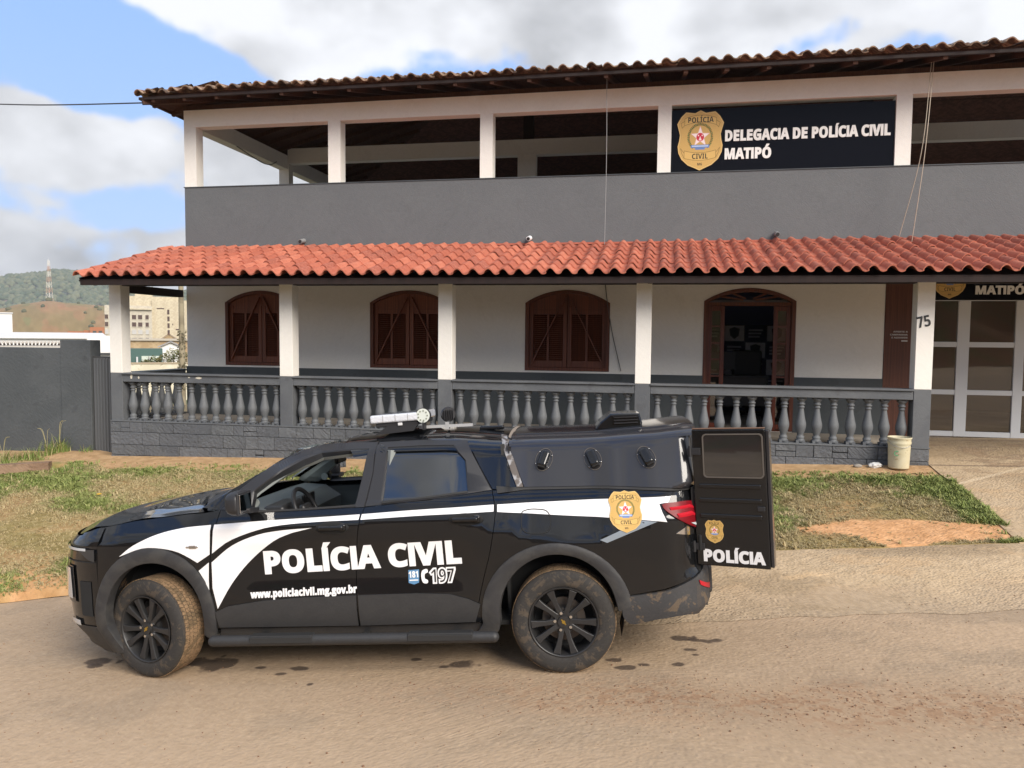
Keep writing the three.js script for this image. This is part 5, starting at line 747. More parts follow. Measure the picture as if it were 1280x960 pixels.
// --- key outlines in side view
const arcE = (cx, cy, rx, ry, a0, a1, n = 24) => { const o = []; for (let i = 0; i <= n; i++) { const a = lerp(a0, a1, i / n) * D2R; o.push([cx + Math.cos(a) * rx, cy + Math.sin(a) * ry]); } return o; };
const FA = { cx: -1.345, cy: 0.40 }, RA = { cx: 1.365, cy: 0.385 };
const seamF = spline(PX(276, 637, 268, 660, 263.5, 690, 262, 715, 265, 745, 275, 786), 14);
const seamB = spline(PX(455.6, 634, 448, 657.5, 446, 700, 445.5, 744, 450, 783), 12);
const seamR = spline(PX(615, 612.5, 619, 638, 613, 687, 603, 730, 594, 779), 12);
const beltF = PX(276, 637, 312, 640.8, 380, 637.5, 455.6, 634), beltR = PX(455.6, 633.5, 520, 626, 580, 618, 615, 612.5);
for (const side of [1, -1]) {
  const o = { side }, nm = side > 0 ? '' : '';
  panel('fender', [...seamF, ...arcE(FA.cx, FA.cy, 0.405, 0.445, -8, 188), [-1.752, 0.5], [-1.752, 0.84], [-1.95, 0.875], ...[-1.93, -1.7, -1.5, -1.3, -1.1, -0.97].map(x => [x, hoodY(x) - 0.004])], M.paint, o);
  const fd = panel('front_door', [...seamF, ...seamB.slice().reverse(), ...beltF.slice(1, 3).reverse()], M.paint, o);
  const rd = panel('rear_door', [...seamB, ...seamR.slice().reverse(), ...beltR.slice(1, 3).reverse()], M.paint, o);
  panel('bed_side', [...seamR.slice(0), ...arcE(RA.cx, RA.cy, 0.445, 0.425, 184, -4), ...PX(790, 744, 830, 737, 860, 726, 882, 712), [2.345, 0.70], [2.345, 1.165], ...PX(868, 608, 760, 611, 650, 612.5)], M.paint, o);
  panel('rear_pillar', [...PX(586, 550, 599, 582, 615.5, 612, 650, 612), ...PX(640, 580, 630, 545)], M.paint, { side, off: 0.002 });
  // window frames
  const outF = PX(276, 637, 300, 611, 345, 580, 375, 564.5, 400, 556.5, 430, 553.5, 474, 552.5, 467, 590, 455.6, 634, 380, 638), inF = PX(312.5, 639.5, 318, 614.5, 352, 589, 380, 573.5, 402, 565.5, 430, 563, 461, 561.8, 452, 598, 443, 631.5, 380, 636.5);
  mesh('door_frame', stripGeo(outF, inF, 90, [[0, -0.004], [0.06, 0.004], [0.92, 0.004], [1, -0.004], [1.0, -0.05]], side, true), M.frameBlk, fd, true);
  const outR = PX(455.6, 633.5, 466, 592, 474.5, 552.5, 530, 549.8, 585, 550.5, 599, 582, 615.5, 612.5, 540, 624), inR = PX(477, 628.6, 481, 598, 485.6, 560, 525, 557.6, 566, 557, 581, 575, 584.5, 614.5, 530, 622.5);
  mesh('door_frame', stripGeo(outR, inR, 90, [[0, -0.004], [0.06, 0.004], [0.92, 0.004], [1, -0.004], [1, -0.03]], side, true), M.frameBlk, rd, true);
  mesh('rear_window', panelGeo(offsetLoop(ccw(inR).map(p => new THREE.Vector2(...p)), 0.006).map(p => [p.x, p.y]), { side, off: -0.016, inset: 0, edge: false }), M.tint, rd, true);
  mesh('belt_trim', stripGeo(PX(313, 641.8, 380, 638.3, 444.5, 633.8), PX(313, 638.8, 380, 635.4, 443.5, 630.8), 30, [[0, 0.003], [0.1, 0.011], [0.9, 0.011], [1, 0.003]], side), M.rubber, fd, true);
  mesh('belt_trim', stripGeo(PX(477, 630.3, 530, 624.3, 584.5, 616.4), PX(478, 627.3, 530, 621.2, 584, 613.4), 30, [[0, 0.003], [0.1, 0.010], [0.9, 0.010], [1, 0.003]], side), M.rubber, rd, true);
  // windscreen pillar
  const pil0 = PX(252, 634, 290, 611, 330, 588.5, 385, 559.5, 420, 551.5, 452, 547), pil1 = PX(276, 638, 302, 611.5, 345, 581, 382, 563, 415, 555.5, 452, 553);
  mesh('windscreen_pillar', stripGeo(pil0, pil1, 40, [[0, -0.05], [0, -0.008], [0.15, 0.0], [0.9, 0.0], [1.05, -0.01]], side), M.paint, car, true);
  // plastic arches, sills and cladding
  mesh('wheel_arch', stripGeo([[-1.70, 0.15], ...arcE(FA.cx, FA.cy, 0.435, 0.49, 195, -18, 26).slice(1), [-0.895, 0.30]], [[-1.60, 0.16], ...arcE(FA.cx, FA.cy, 0.345, 0.385, 197, -16, 26).slice(1), [-0.985, 0.28]], 60, [[0, -0.005], [0.02, 0.010], [0.25, 0.017], [0.7, 0.017], [0.95, 0.010], [1.0, -0.005], [1.0, -0.06]], side), M.flarePl, car, true);
  mesh('wheel_arch', stripGeo([[0.845, 0.28], ...arcE(RA.cx, RA.cy, 0.485, 0.465, 186, 12, 26), [1.845, 0.44]], [[0.985, 0.28], ...arcE(RA.cx + 0.01, RA.cy, 0.375, 0.39, 187, 10, 26), [1.755, 0.40]], 60, [[0, -0.005], [0.02, 0.010], [0.25, 0.017], [0.7, 0.017], [0.95, 0.010], [1.0, -0.005], [1.0, -0.06]], side), M.flarePl, car, true);
  panel('door_cladding', [...PX(275, 784, 269, 765, 285, 757.5, 330, 750, 380, 746, 445.7, 743.5, 449, 781.5)], M.plastic, { side, off: 0.010, depth: 0.014 }, fd);
  panel('door_cladding', [...PX(451, 781.5, 447.5, 743.5, 520, 741, 562, 742, 585, 748, 601, 755, 595, 777)], M.plastic, { side, off: 0.010, depth: 0.014 }, rd);
  mesh('sill', panelGeo([[-0.9, 0.345], [0.86, 0.355], [0.9, 0.24], [-0.92, 0.24]], { side, off: -0.02 }), M.plastic, car, true);
  const rb = panel('rear_bumper', spline([...PX(782, 747, 800, 743, 832, 738, 858, 727, 874, 715), [2.375, 0.655], [2.385, 0.60], [2.392, 0.45], ...PX(884, 757, 868, 766, 825, 773, 788, 779, 778, 768)], 60, true), M.dirtyPl, { side, off: 0.012, depth: 0.03, step: 0.03 });
  panel('reflector', PX(871.5, 724.5, 886, 714, 887, 722, 873, 730), M.redBright, { side, off: 0.017, inset: 0 }, rb);
  // tail lamp
  const tl = panel('tail_lamp', spline(PX(826.5, 631, 842, 627.8, 862, 625.5, 881, 624.5, 883, 640, 882, 657, 874, 660.5, 860, 656, 845, 648, 833, 640), 44, true), M.redLens, { side, off: 0.012, depth: 0.02, step: 0.03 });
  if (side > 0) for (const [a, b] of [[[836, 634.5, 860, 630.5, 881, 629], [838, 638.5, 860, 634.5, 881.5, 634]], [[845, 643, 862, 639, 882, 639.5], [848, 647, 864, 643.5, 882, 644]], [[862, 653, 872, 650.5, 882, 650], [868, 656.5, 874, 655, 882, 654.5]]]) mesh('light_strip', stripGeo(PX(...a), PX(...b), 12, [[0, 0.013], [0.5, 0.018], [1, 0.013]], side), a[0] === 862 ? M.lens : M.redBright, tl, true);
  panel('badge_strip', PX(845, 667, 858, 657.5, 868, 660.5, 872, 666.5), M.chrome, { side, off: 0.004, inset: 0 });
  // door handles
  for (const [x, y, d] of [[415, 660, fd], [582, 649.5, rd]]) { const [hx, hy] = sideP(x, y), w = W(hx, hy); mesh('handle', [rbox(0.17, 0.032, 0.03, hx, hy + 0.004, side * (w + 0.028), 0.013, 3), rbox(0.045, 0.05, 0.03, hx + 0.075, hy + 0.003, side * (w + 0.014), 0.014, 3), rbox(0.03, 0.03, 0.03, hx - 0.07, hy, side * (w + 0.012), 0.01, 2)], M.paint, d); mesh('handle_cup', new THREE.SphereGeometry(1, 20, 12).scale(0.115, 0.042, 0.012).translate(hx, hy, side * (w + 0.001)), M.under, d); }
  // inner shell so that gaps are dark
  mesh('inner_shell', [panelGeo([[-0.9, 0.27], [0.87, 0.27], [1.0, 0.9], [1.0, 1.08], [-0.85, 1.06], [-0.88, 0.9]], { side, off: -0.035, inset: 0, edge: false })], M.under, car, true);
  // mirror
  const [mx, my] = planeP(300, 632, 1.02); const mc = [-0.64, 1.19];
  const mg = new THREE.SphereGeometry(1, 24, 16); { const p = mg.attributes.position; for (let i = 0; i < p.count; i++) { let x = p.getX(i), y = p.getY(i), z = p.getZ(i); const q = (v, e) => Math.sign(v) * Math.pow(Math.abs(v), e); x = q(x, 0.75); y = q(y, 0.62); z = q(z, 0.62); if (x > 0) x *= 0.35; p.setXYZ(i, x * 0.085, y * 0.078, z * 0.105); } } mg.computeVertexNormals();
  const mir = mesh('wing_mirror', [mg.translate(mc[0], mc[1], side * 1.0), bar([mc[0] + 0.0, 1.115, side * 0.83], [mc[0], 1.13, side * 0.97], 0.09, 0.03)], M.frameBlk, car); mesh('mirror_glass', [rbox(0.004, 0.115, 0.165, mc[0] + 0.031, mc[1], side * 1.0, 0.002)], S(0.85, 0.03, { metalness: 1 }), mir); mesh('mirror_rim', [rbox(0.018, 0.142, 0.195, mc[0] + 0.0195, mc[1], side * 1.0, 0.008)], M.frameBlk, mir);
  // canopy side
  const cs = panel('canopy_side', [...PX(655, 609.5, 700, 608.8, 760, 608, 868, 605.5), [2.325, 1.25], [2.32, 1.50], ...[2.2, 2.0, 1.7, 1.4, 1.2].map(x => [x, roofH(x) - 0.06]), ...PX(634, 546, 641, 572)], M.capPaint, { side, off: 0.006 });
  panel('canopy_seal', [...PX(622, 617, 655, 612.5, 760, 611, 868, 608.6), ...PX(868, 605.7, 760, 608.2, 700, 609, 655, 609.6, 620, 608)], M.rubber, { side, off: 0.008, inset: 0 });
  const trim = panel('canopy_trim', PX(627, 545, 634, 546, 641.5, 573, 654, 609, 646, 609.5, 634, 575), S(1, 0.5, { map: tex((u, v) => mixT([0.30, 0.27, 0.25], [0.55, 0.55, 0.56], sstep(0.45, 0.6, tn(u, v, 8, 4, 3))), 128, 128, [0.3, 0.3]) }), { side, off: 0.014, inset: 0 });
  for (const [px, py, an, lab] of [[680, 575, -0.35], [741, 574, 0.38], [808, 572, 0.45]]) { const [x, y] = sideP(px, py), n = nrm(x, y); const vg = new THREE.Group(); vg.name = 'air_vent'; vg.position.set(x + n.x * 0.007, y + n.y * 0.007, side * (W(x, y) + n.z * 0.007)); vg.lookAt; car.add(vg); vg.quaternion.setFromUnitVectors(V3(0, 0, 1), V3(n.x, n.y, side * n.z)); vg.rotateZ(side * an);
    const pl = new THREE.Shape(); pl.absellipse(0, 0, 0.055, 0.078, 0, 6.2832); mesh('flange', new THREE.ExtrudeGeometry(pl, { depth: 0.003, bevelEnabled: false, curveSegments: 20 }), M.capPaint, vg); mesh('flange_seal', new THREE.TorusGeometry(1, 0.022, 5, 40).scale(0.055, 0.078, 0.05).translate(0, 0, 0.003), S([0.14, 0.12, 0.10], 0.7), vg);
    mesh('cowl', [rbox(0.066, 0.122, 0.06, 0, 0, 0, 0.022, 4).rotateX(-0.13).translate(0, 0, 0.012)], M.paint, vg); mesh('mouth', [rbox(0.05, 0.010, 0.034, 0, -0.058, 0.024, 0.004)], M.under, vg); for (const s2 of [-1, 1]) for (const s3 of [-1, 1]) mesh('screw', new THREE.SphereGeometry(0.004, 8, 6).translate(s2 * 0.042, s3 * 0.042, 0.005), M.chrome, vg); }
}
// --- hood, screen, roofs, nose
const hoodW = x => W(x, hoodY(x) - 0.004);
mesh('hood', grid(30, 36, (u, q) => { const v = q * 2 - 1, xe = lerp(-2.02, -0.985, u), xs = -2.02 - 0.15 * (1 - v * v), xz = -0.985 - 0.24 * (1 - v * v), x = lerp(xs, xz, u); const b = Math.pow(Math.abs(v), 6); return [x, hoodY(lerp(-2.02, -0.985, u)) + 0.024 * (1 - 0.8 * u) * (1 - v * v) + 0.006 * sstep(0.85, 0.65, Math.abs(v)) * sstep(0, 0.3, u) - 0.010 * Math.pow(1 - u, 8), v * (hoodW(xe) - 0.002)]; }), M.paint, car);
mesh('cowl_panel', grid(4, 20, (u, q) => { const v = q * 2 - 1; const x = lerp(-0.99 - 0.24 * (1 - v * v), -0.86 - 0.18 * (1 - v * v), u); return [x, 1.105 + 0.03 * (1 - v * v) + 0.01 * u, v * 0.76]; }), M.plastic, car);
const pilIn = spline(PX(254, 634, 292, 611, 332, 588.5, 386, 559.5, 420, 551.8, 450, 548), 24);
mesh('windscreen', grid(24, 24, (u, q) => { const v = q * 2 - 1, p = pilIn[Math.round(u * 24)], w = W(p[0], p[1]) - 0.012; return [p[0] - 0.13 * (1 - v * v) + 0.012, p[1] - 0.012 * (1 - v * v) - 0.006, v * w]; }), M.clearGlass, car);
const roofSec = (x, s, b, n) => { const R = roofH(x), c = Math.cos(s), k = Math.sin(s), y = (R - b) + b * Math.pow(Math.max(0, k), 2 / n); return [x, y, Math.sign(c) * Wflat(x, y) * Math.pow(Math.abs(c), 2 / n)]; };
const secGrid = (xa, xb, bow, b) => grid(26, 48, (u, q) => { const s = lerp(0.10, Math.PI - 0.10, q), v = Math.cos(s); return roofSec(lerp(xa - bow * (1 - v * v * v * v), xb, u), s, b, 2.6); });
mesh('roof', secGrid(0.02, 1.075, 0.14, 0.15), M.paint, car);
const canopyRoof = mesh('canopy_roof', secGrid(1.09, 2.325, 0, 0.10), M.capPaint, car);
mesh('canopy_front', [span(1.082, 1.09, 1.12, 1.46, -0.68, 0.68)], M.capPaint, car);
mesh('gutter_strip', tube(Array.from({ length: 12 }, (_, i) => { const x = lerp(1.12, 2.28, i / 11), y = roofH(x) - 0.018; return [x, y, W(x, y) + 0.008]; }), 0.006, 40, 6), M.capPaint, canopyRoof);
// roof vent on the canopy
{ const v = mesh('roof_vent', (() => { const s = new THREE.Shape([[-0.16, 0], [0.14, 0], [0.145, 0.03], [0.13, 0.085], [-0.06, 0.088], [-0.13, 0.035]].map(p => new THREE.Vector2(...p))); return new THREE.ExtrudeGeometry(s, { depth: 0.42, bevelEnabled: true, bevelSize: 0.012, bevelThickness: 0.012, bevelSegments: 2 }).translate(1.84, roofH(1.84) - 0.012, -0.08); })(), M.paint, car); for (let i = 0; i < 3; i++) mesh('vent_slat', [span(1.80, 1.965, roofH(1.84) + 0.018 + i * 0.02, roofH(1.84) + 0.026 + i * 0.02, 0.345, 0.365)], M.capPaint, v); }
{ // front fascia and bumper
  const P = (f, y, o = 0) => { const c = Math.cos(f), s = Math.sin(f), L = FX - frontX(y), n = FN; const x = FX - (L + o) * Math.pow(Math.abs(s), 2 / n), z = Math.sign(c) * (Wflat(Math.max(FX, -1.6), y) + o) * Math.pow(Math.abs(c), 2 / n); return [x, y, z]; };
  const patch = (f0, f1, yf0, yf1, o, nu = 50, nv = 16) => grid(nu, nv, (u, v) => { const f = lerp(f0, f1, u), a = yf0(f), b = yf1(f); return P(f, lerp(a, b, v), o); });
  const st = 0.225;   // starts where the arch begins
  mesh('front_bumper', patch(st, Math.PI - st, () => 0.345, () => 0.86, 0), M.paint, car);
  mesh('nose_panel', patch(0.225, Math.PI - 0.225, () => 0.86, f => hoodY(clamp(P(f, 0.9)[0], -2.02, -1)) - 0.006, -0.003), M.paint, car);
  mesh('lower_valance', patch(0.20, Math.PI - 0.20, () => 0.15, () => 0.35, 0.006), M.plastic, car);
  mesh('grille', patch(0.95, Math.PI - 0.95, () => 0.55, () => 0.80, 0.006), M.frameBlk, car);
  for (const s of [1, -1]) { const A = f => s > 0 ? f : Math.PI - f; const q = (f0, f1, y0, y1, o) => patch(A(f0), A(f1), y0, y1, o, 18, 5);
    const hl = mesh('running_lamp', q(0.24, 1.05, f => 0.80 + 0.07 * sstep(0.24, 0.5, f), f => 0.885 + 0.012 * (f - 0.5), 0.008), S([0.035, 0.037, 0.04], 0.12), car); mesh('light_line', q(0.34, 1.0, f => 0.872, f => 0.890, 0.012), M.lens, hl);
    const lo = mesh('headlamp', q(0.55, 0.80, () => 0.50, () => 0.76, 0.010), S([0.03, 0.03, 0.032], 0.1), car); mesh('headlamp_lens', q(0.59, 0.78, () => 0.53, () => 0.745, 0.018), M.lens, lo); mesh('air_curtain', q(0.30, 0.46, () => 0.42, () => 0.66, 0.004), M.under, car); mesh('bumper_crease', q(0.235, 0.8, () => 0.792, () => 0.800, 0.004), M.under, car); mesh('fog_trim', q(0.50, 0.75, () => 0.345, () => 0.385, 0.012), M.lens, car); }
}
// rear closing panel, floor, wheel wells
mesh('rear_panel', [span(2.26, 2.30, 0.40, 1.15, -0.74, 0.74)], M.under, car);
mesh('bumper_bar', [rspan(2.20, 2.392, 0.42, 0.62, -0.60, 0.60, 0.03)], M.flarePl, car);
mesh('underbody', [span(-1.9, -0.98, 0.24, 0.30, -0.50, 0.50), span(-0.98, 0.95, 0.24, 0.30, -0.80, 0.80), span(0.95, 2.25, 0.32, 0.38, -0.52, 0.52), span(-1.75, -0.95, 0.3, 0.95, -0.55, 0.55), span(0.98, 2.25, 0.38, 1.10, -0.56, 0.56)], M.under, car);
for (const s of [1, -1]) for (const [c, rx] of [[FA, 0.40], [RA, 0.43]]) { const gg = grid(28, 4, (u, v) => { const a = lerp(-0.35, Math.PI + 0.35, u); return [c.cx + Math.cos(a) * rx, c.cy + Math.sin(a) * (rx + 0.03), s * lerp(0.54, 0.835, v)]; }); mesh('wheel_liner', gg, M.liner, car); }
// --- running boards
for (const s of [1, -1]) { const rbd = mesh('running_board', [new THREE.CapsuleGeometry(0.036, 1.86, 8, 18).rotateZ(Math.PI / 2).translate(0.03, 0.275, s * 0.945)], M.plastic, car); for (const x of [-0.43, 0.62]) mesh('step_pad', [rbox(0.42, 0.022, 0.07, x, 0.303, s * 0.945, 0.008), rbox(0.42, 0.04, 0.012, x, 0.285, s * 0.98, 0.004)], M.rubber, rbd); for (const x of [-0.6, 0.1, 0.7]) mesh('bracket', [span(x - 0.02, x + 0.02, 0.255, 0.285, s > 0 ? 0.80 : -0.92, s > 0 ? 0.92 : -0.80)], M.under, rbd); }
// --- wheels
function wheel(x, s, steer) {
  const g = new THREE.Group(); g.name = 'wheel'; g.position.set(x, 0.336, s * 0.765); g.rotation.y = steer; car.add(g); const o = new THREE.Group(); 
  const lathe = (P, n = 64) => new THREE.LatheGeometry(P.map(p => new THREE.Vector2(p[0], p[1] * s)), n).rotateX(Math.PI / 2);
  const ty = mesh('tyre', lathe([[0.222, -0.10], [0.232, -0.108], [0.27, -0.113], [0.305, -0.110], [0.323, -0.099], [0.3315, -0.086], [0.3315, 0.086], [0.323, 0.099], [0.305, 0.110], [0.285, 0.1145], [0.27, 0.113], [0.258, 0.1145], [0.245, 0.112], [0.232, 0.108], [0.222, 0.10]], 72), M.tyre, g);
  const bl = []; for (let i = 0; i < 78; i++) for (let r = 0; r < 5; r++) { const zz = -0.068 + r * 0.034, a = (i + (r % 2) * 0.4) / 78 * 6.2832; bl.push(box(0.0235, 0.007, 0.0295).rotateY((r % 2 ? 0.18 : -0.18)).translate(0, 0.3325, zz).rotateZ(a)); }
  const tb = mesh('tread_blocks', bl, M.tread, g); tb.userData.kind = 'stuff';
  mesh('rim', [lathe([[0.224, 0.112], [0.217, 0.114], [0.212, 0.105], [0.206, 0.085], [0.196, 0.02], [0.196, -0.09], [0.21, -0.1]], 56)], M.rim, g);
  mesh('brake_disc', [new THREE.CylinderGeometry(0.14, 0.14, 0.02, 32).rotateX(Math.PI / 2).translate(0, 0, s * 0.015)], S([0.12, 0.10, 0.085], 0.5, { metalness: 0.6 }), g); mesh('backing_plate', [new THREE.CylinderGeometry(0.195, 0.195, 0.01, 32).rotateX(Math.PI / 2).translate(0, 0, -s * 0.03)], M.under, g);
  const sp = new THREE.Shape([[0.030, -0.017], [0.07, -0.014], [0.12, -0.0155], [0.17, -0.019], [0.209, -0.026], [0.212, 0.018], [0.17, 0.011], [0.12, 0.008], [0.07, 0.012], [0.030, 0.017]].map(p => new THREE.Vector2(...p)));
  for (let k = 0; k < 10; k++) { const a = Math.floor(k / 2) * 1.25664 + (k % 2 ? 0.36 : -0.32) + 1.57; const e = new THREE.ExtrudeGeometry(sp, { depth: 0.022, bevelEnabled: true, bevelSize: 0.004, bevelThickness: 0.006, bevelSegments: 2 }).translate(0, 0, 0.0); if (k % 2) e.scale(1, -1, 1), e.index || (() => { const p = e.attributes.position; for (let i = 0; i < p.count; i += 3) { const t = [p.getX(i), p.getY(i), p.getZ(i)]; p.setXYZ(i, p.getX(i + 1), p.getY(i + 1), p.getZ(i + 1)); p.setXYZ(i + 1, ...t); } e.computeVertexNormals(); })(); e.rotateY(-0.10).translate(0, 0, 0.058).rotateZ(a); if (s < 0) e.rotateY(Math.PI); mesh('spoke', e, M.rim, g); }
  const hub = mesh('hub_cap', [new THREE.CylinderGeometry(0.036, 0.042, 0.03, 28).rotateX(s * Math.PI / 2).translate(0, 0, s * 0.088), new THREE.CylinderGeometry(0.085, 0.09, 0.03, 28).rotateX(s * Math.PI / 2).translate(0, 0, s * 0.062)], M.rim, g);
  const em = new THREE.Shape([[-0.022, -0.004], [-0.009, -0.004], [-0.007, -0.010], [0.008, -0.010], [0.008, -0.004], [0.022, -0.004], [0.022, 0.004], [0.009, 0.004], [0.007, 0.010], [-0.008, 0.010], [-0.008, 0.004], [-0.022, 0.004]].map(p => new THREE.Vector2(...p))); if (s > 0) mesh('emblem', new THREE.ExtrudeGeometry(em, { depth: 0.003, bevelEnabled: false }).rotateZ(x > 0 ? -0.9 : 0.8).translate(0, 0, 0.1035), S([0.55, 0.38, 0.08], 0.3, { metalness: 0.9 }), g);
  for (let k = 0; k < 5; k++) { const a = k * 1.25664 + 1.57 + 0.25; mesh('lug_nut', [new THREE.CylinderGeometry(0.0095, 0.0105, 0.03, 10).rotateX(Math.PI / 2).translate(Math.cos(a) * 0.056, Math.sin(a) * 0.056, s * 0.084)], M.chrome, g); }
  return g;
}
wheel(-1.385, 1, -0.30); wheel(-1.385, -1, -0.30); wheel(1.405, 1, 0); wheel(1.405, -1, 0);
// --- livery
const dec = (name, P, mat, off = 0.003, label, parent = car) => { const m = panel(name, P, mat, { off, inset: 0, edge: false, step: 0.04 }, parent); if (label) m.userData.label = label; return m; };
dec('white_stripe', [...spline(PX(149, 696, 165, 683, 195, 669, 230, 660, 264.2, 656.3), 16), ...spline(PX(262.3, 693, 247, 703.5), 4), ...spline(PX(238, 698, 222, 690, 200, 685.5, 178, 685.5, 149, 696), 12).slice(0, -1)], M.whiteWrap);
dec('white_stripe', PX(248.5, 713.5, 261.3, 703, 261.2, 725, 262, 742, 257, 727), M.whiteWrap);
dec('white_stripe', [...spline(PX(268, 656, 330, 651, 400, 646.5, 450, 643), 12), ...spline(PX(448.2, 650, 390, 653, 345, 657.5, 322, 662.5, 285, 677, 265.2, 692), 18)], M.whiteWrap);
dec('white_stripe', [...spline(PX(264.7, 703, 290, 682, 322, 668.5, 350, 663.2, 390, 659.8), 16), ...spline(PX(365, 666, 345, 674.5, 315, 699, 292.5, 726, 272.5, 761), 16), ...PX(266, 735)], M.whiteWrap);
dec('white_stripe', [...spline(PX(452.5, 642.8, 520, 637.5, 617.3, 630.8), 10), ...spline(PX(617, 639.6, 530, 644.5, 450.5, 650), 10)], M.whiteWrap);
dec('white_stripe', [...spline(PX(621.5, 630.6, 700, 626.3, 761, 623.5, 838, 620.2), 14), ...PX(835, 627.8, 824, 630, 828, 641, 834, 652.5), ...spline(PX(823, 651.4, 763, 647.2, 716, 644.8, 621.5, 640), 14)], M.whiteWrap);
dec('silver_sheen_stripe', PX(750, 675, 802, 650.7, 822, 652, 759, 678.5), M.silverSheenWrap);  // part silver livery, part body reflection painted as a grey-blue band
{ // fuel flap
  const F = ccw(spline(PX(651, 650, 652, 640, 660, 636.5, 672, 636, 683, 638, 688, 645, 688, 660, 683, 666, 670, 667.5, 658, 666.5, 652, 661), 44, true)); mesh('fuel_flap', stripGeo(F, offsetLoop(ccw(F).map(p => new THREE.Vector2(...p)), -0.006).map(p => [p.x, p.y]), 60, [[0, 0.0045], [1, 0.0045]], 1, true), M.under, car, true); }
function decal(text, px0, py0, px1, py1, cap, mat, bold, name, outline) {     // lettering laid on the curved side between two baseline ends
  const A = sideP(px0, py0), B = sideP(px1, py1), L = Math.hypot(B[0] - A[0], B[1] - A[1]), an = Math.atan2(B[1] - A[1], B[0] - A[0]); const g = norm(lettersGeo(letters(text, L, cap, bold))), p = g.attributes.position, n = g.attributes.normal; const off = outline || 0.0045;
  for (let i = 0; i < p.count; i++) { const x0 = p.getX(i), y0 = p.getY(i), x = A[0] + x0 * Math.cos(an) - y0 * Math.sin(an), y = A[1] + x0 * Math.sin(an) + y0 * Math.cos(an), q = nrm(x, y); p.setXYZ(i, x + q.x * off, y + q.y * off, W(x, y) + q.z * off); n.setXYZ(i, q.x, q.y, q.z); }
  const m = mesh(name || 'lettering', g, mat, car); return m;
}
decal('POLÍCIA CIVIL', 333, 716.5, 576.5, 703, 0.143, M.whiteWrap, 0.05);
decal('www.policiacivil.mg.gov.br', 314, 747.5, 446, 740.5, 0.046, M.whiteWrap, 0.05);
decal('197', 538.5, 728.6, 569.5, 727, 0.090, M.whiteWrap, 0.075); decal('197', 539.4, 728.2, 568.7, 726.7, 0.087, M.black, -0.02, 'lettering', 0.0065);
{ const p = (x, y) => sideP(x, y); dec('phone_mark', spline(PX(528, 713, 534, 711, 535, 715, 531.5, 717, 531.5, 723, 535, 725, 535, 728.5, 529.5, 728.5, 526.8, 721), 36, true), M.whiteWrap, 0.0045);
  dec('blue_label', PX(510.5, 712.5, 524, 711.5, 524, 728, 518, 730.5, 511, 728.5), new THREE.MeshPhysicalMaterial({ color: lin(0.10, 0.24, 0.42), roughness: 0.4, clearcoat: 0.7 }), 0.004); decal('181', 511.5, 722, 523, 721.3, 0.040, M.whiteWrap, 0.02, 'lettering', 0.006); dec('label_line', PX(512, 724.5, 523, 724, 523, 725.5, 512, 726), M.whiteWrap, 0.006); }
function shieldOn(px, py, w, h) { const c = sideP(px, py), g = shieldGeo(w, h), p = g.attributes.position, n = g.attributes.normal; // subdivide by a fine fan
  const pos = [], nor = [], uv = [], U = g.attributes.uv; const put = (x0, y0, u, v) => { const x = c[0] + x0, y = c[1] + y0, q = nrm(x, y), o = 0.007; pos.push(x + q.x * o, y + q.y * o, W(x, y) + q.z * o); nor.push(q.x, q.y, q.z); uv.push(u, v); };
  const tri = (a, b, d, k) => { if (!k) { for (const t of [a, b, d]) put(...t); return; } const m = (s, t) => s.map((v, i) => (v + t[i]) / 2), ab = m(a, b), bd = m(b, d), da = m(d, a); tri(a, ab, da, k - 1); tri(ab, b, bd, k - 1); tri(da, bd, d, k - 1); tri(ab, bd, da, k - 1); };
  for (let i = 0; i < p.count; i += 3) tri(...[0, 1, 2].map(k => [p.getX(i + k), p.getY(i + k), U.getX(i + k), U.getY(i + k)]), 2);
  const o = new THREE.BufferGeometry(); o.setAttribute('position', new THREE.Float32BufferAttribute(pos, 3)); o.setAttribute('normal', new THREE.Float32BufferAttribute(nor, 3)); o.setAttribute('uv', new THREE.Float32BufferAttribute(uv, 2)); const m = mesh('shield_emblem', o, M.shield, car, true); m.userData.label = 'gold shield emblem on the bed side'; }
shieldOn(782, 639.5, 0.205, 0.25);
{ const [x, y] = sideP(240, 684); const m = mesh('wing_badge', [rbox(0.085, 0.014, 0.006, x, y, W(x, y) + 0.004, 0.003), rbox(0.05, 0.024, 0.006, x + 0.005, y, W(x, y) + 0.004, 0.003)], M.chrome, car); m.rotation.z = 0; }
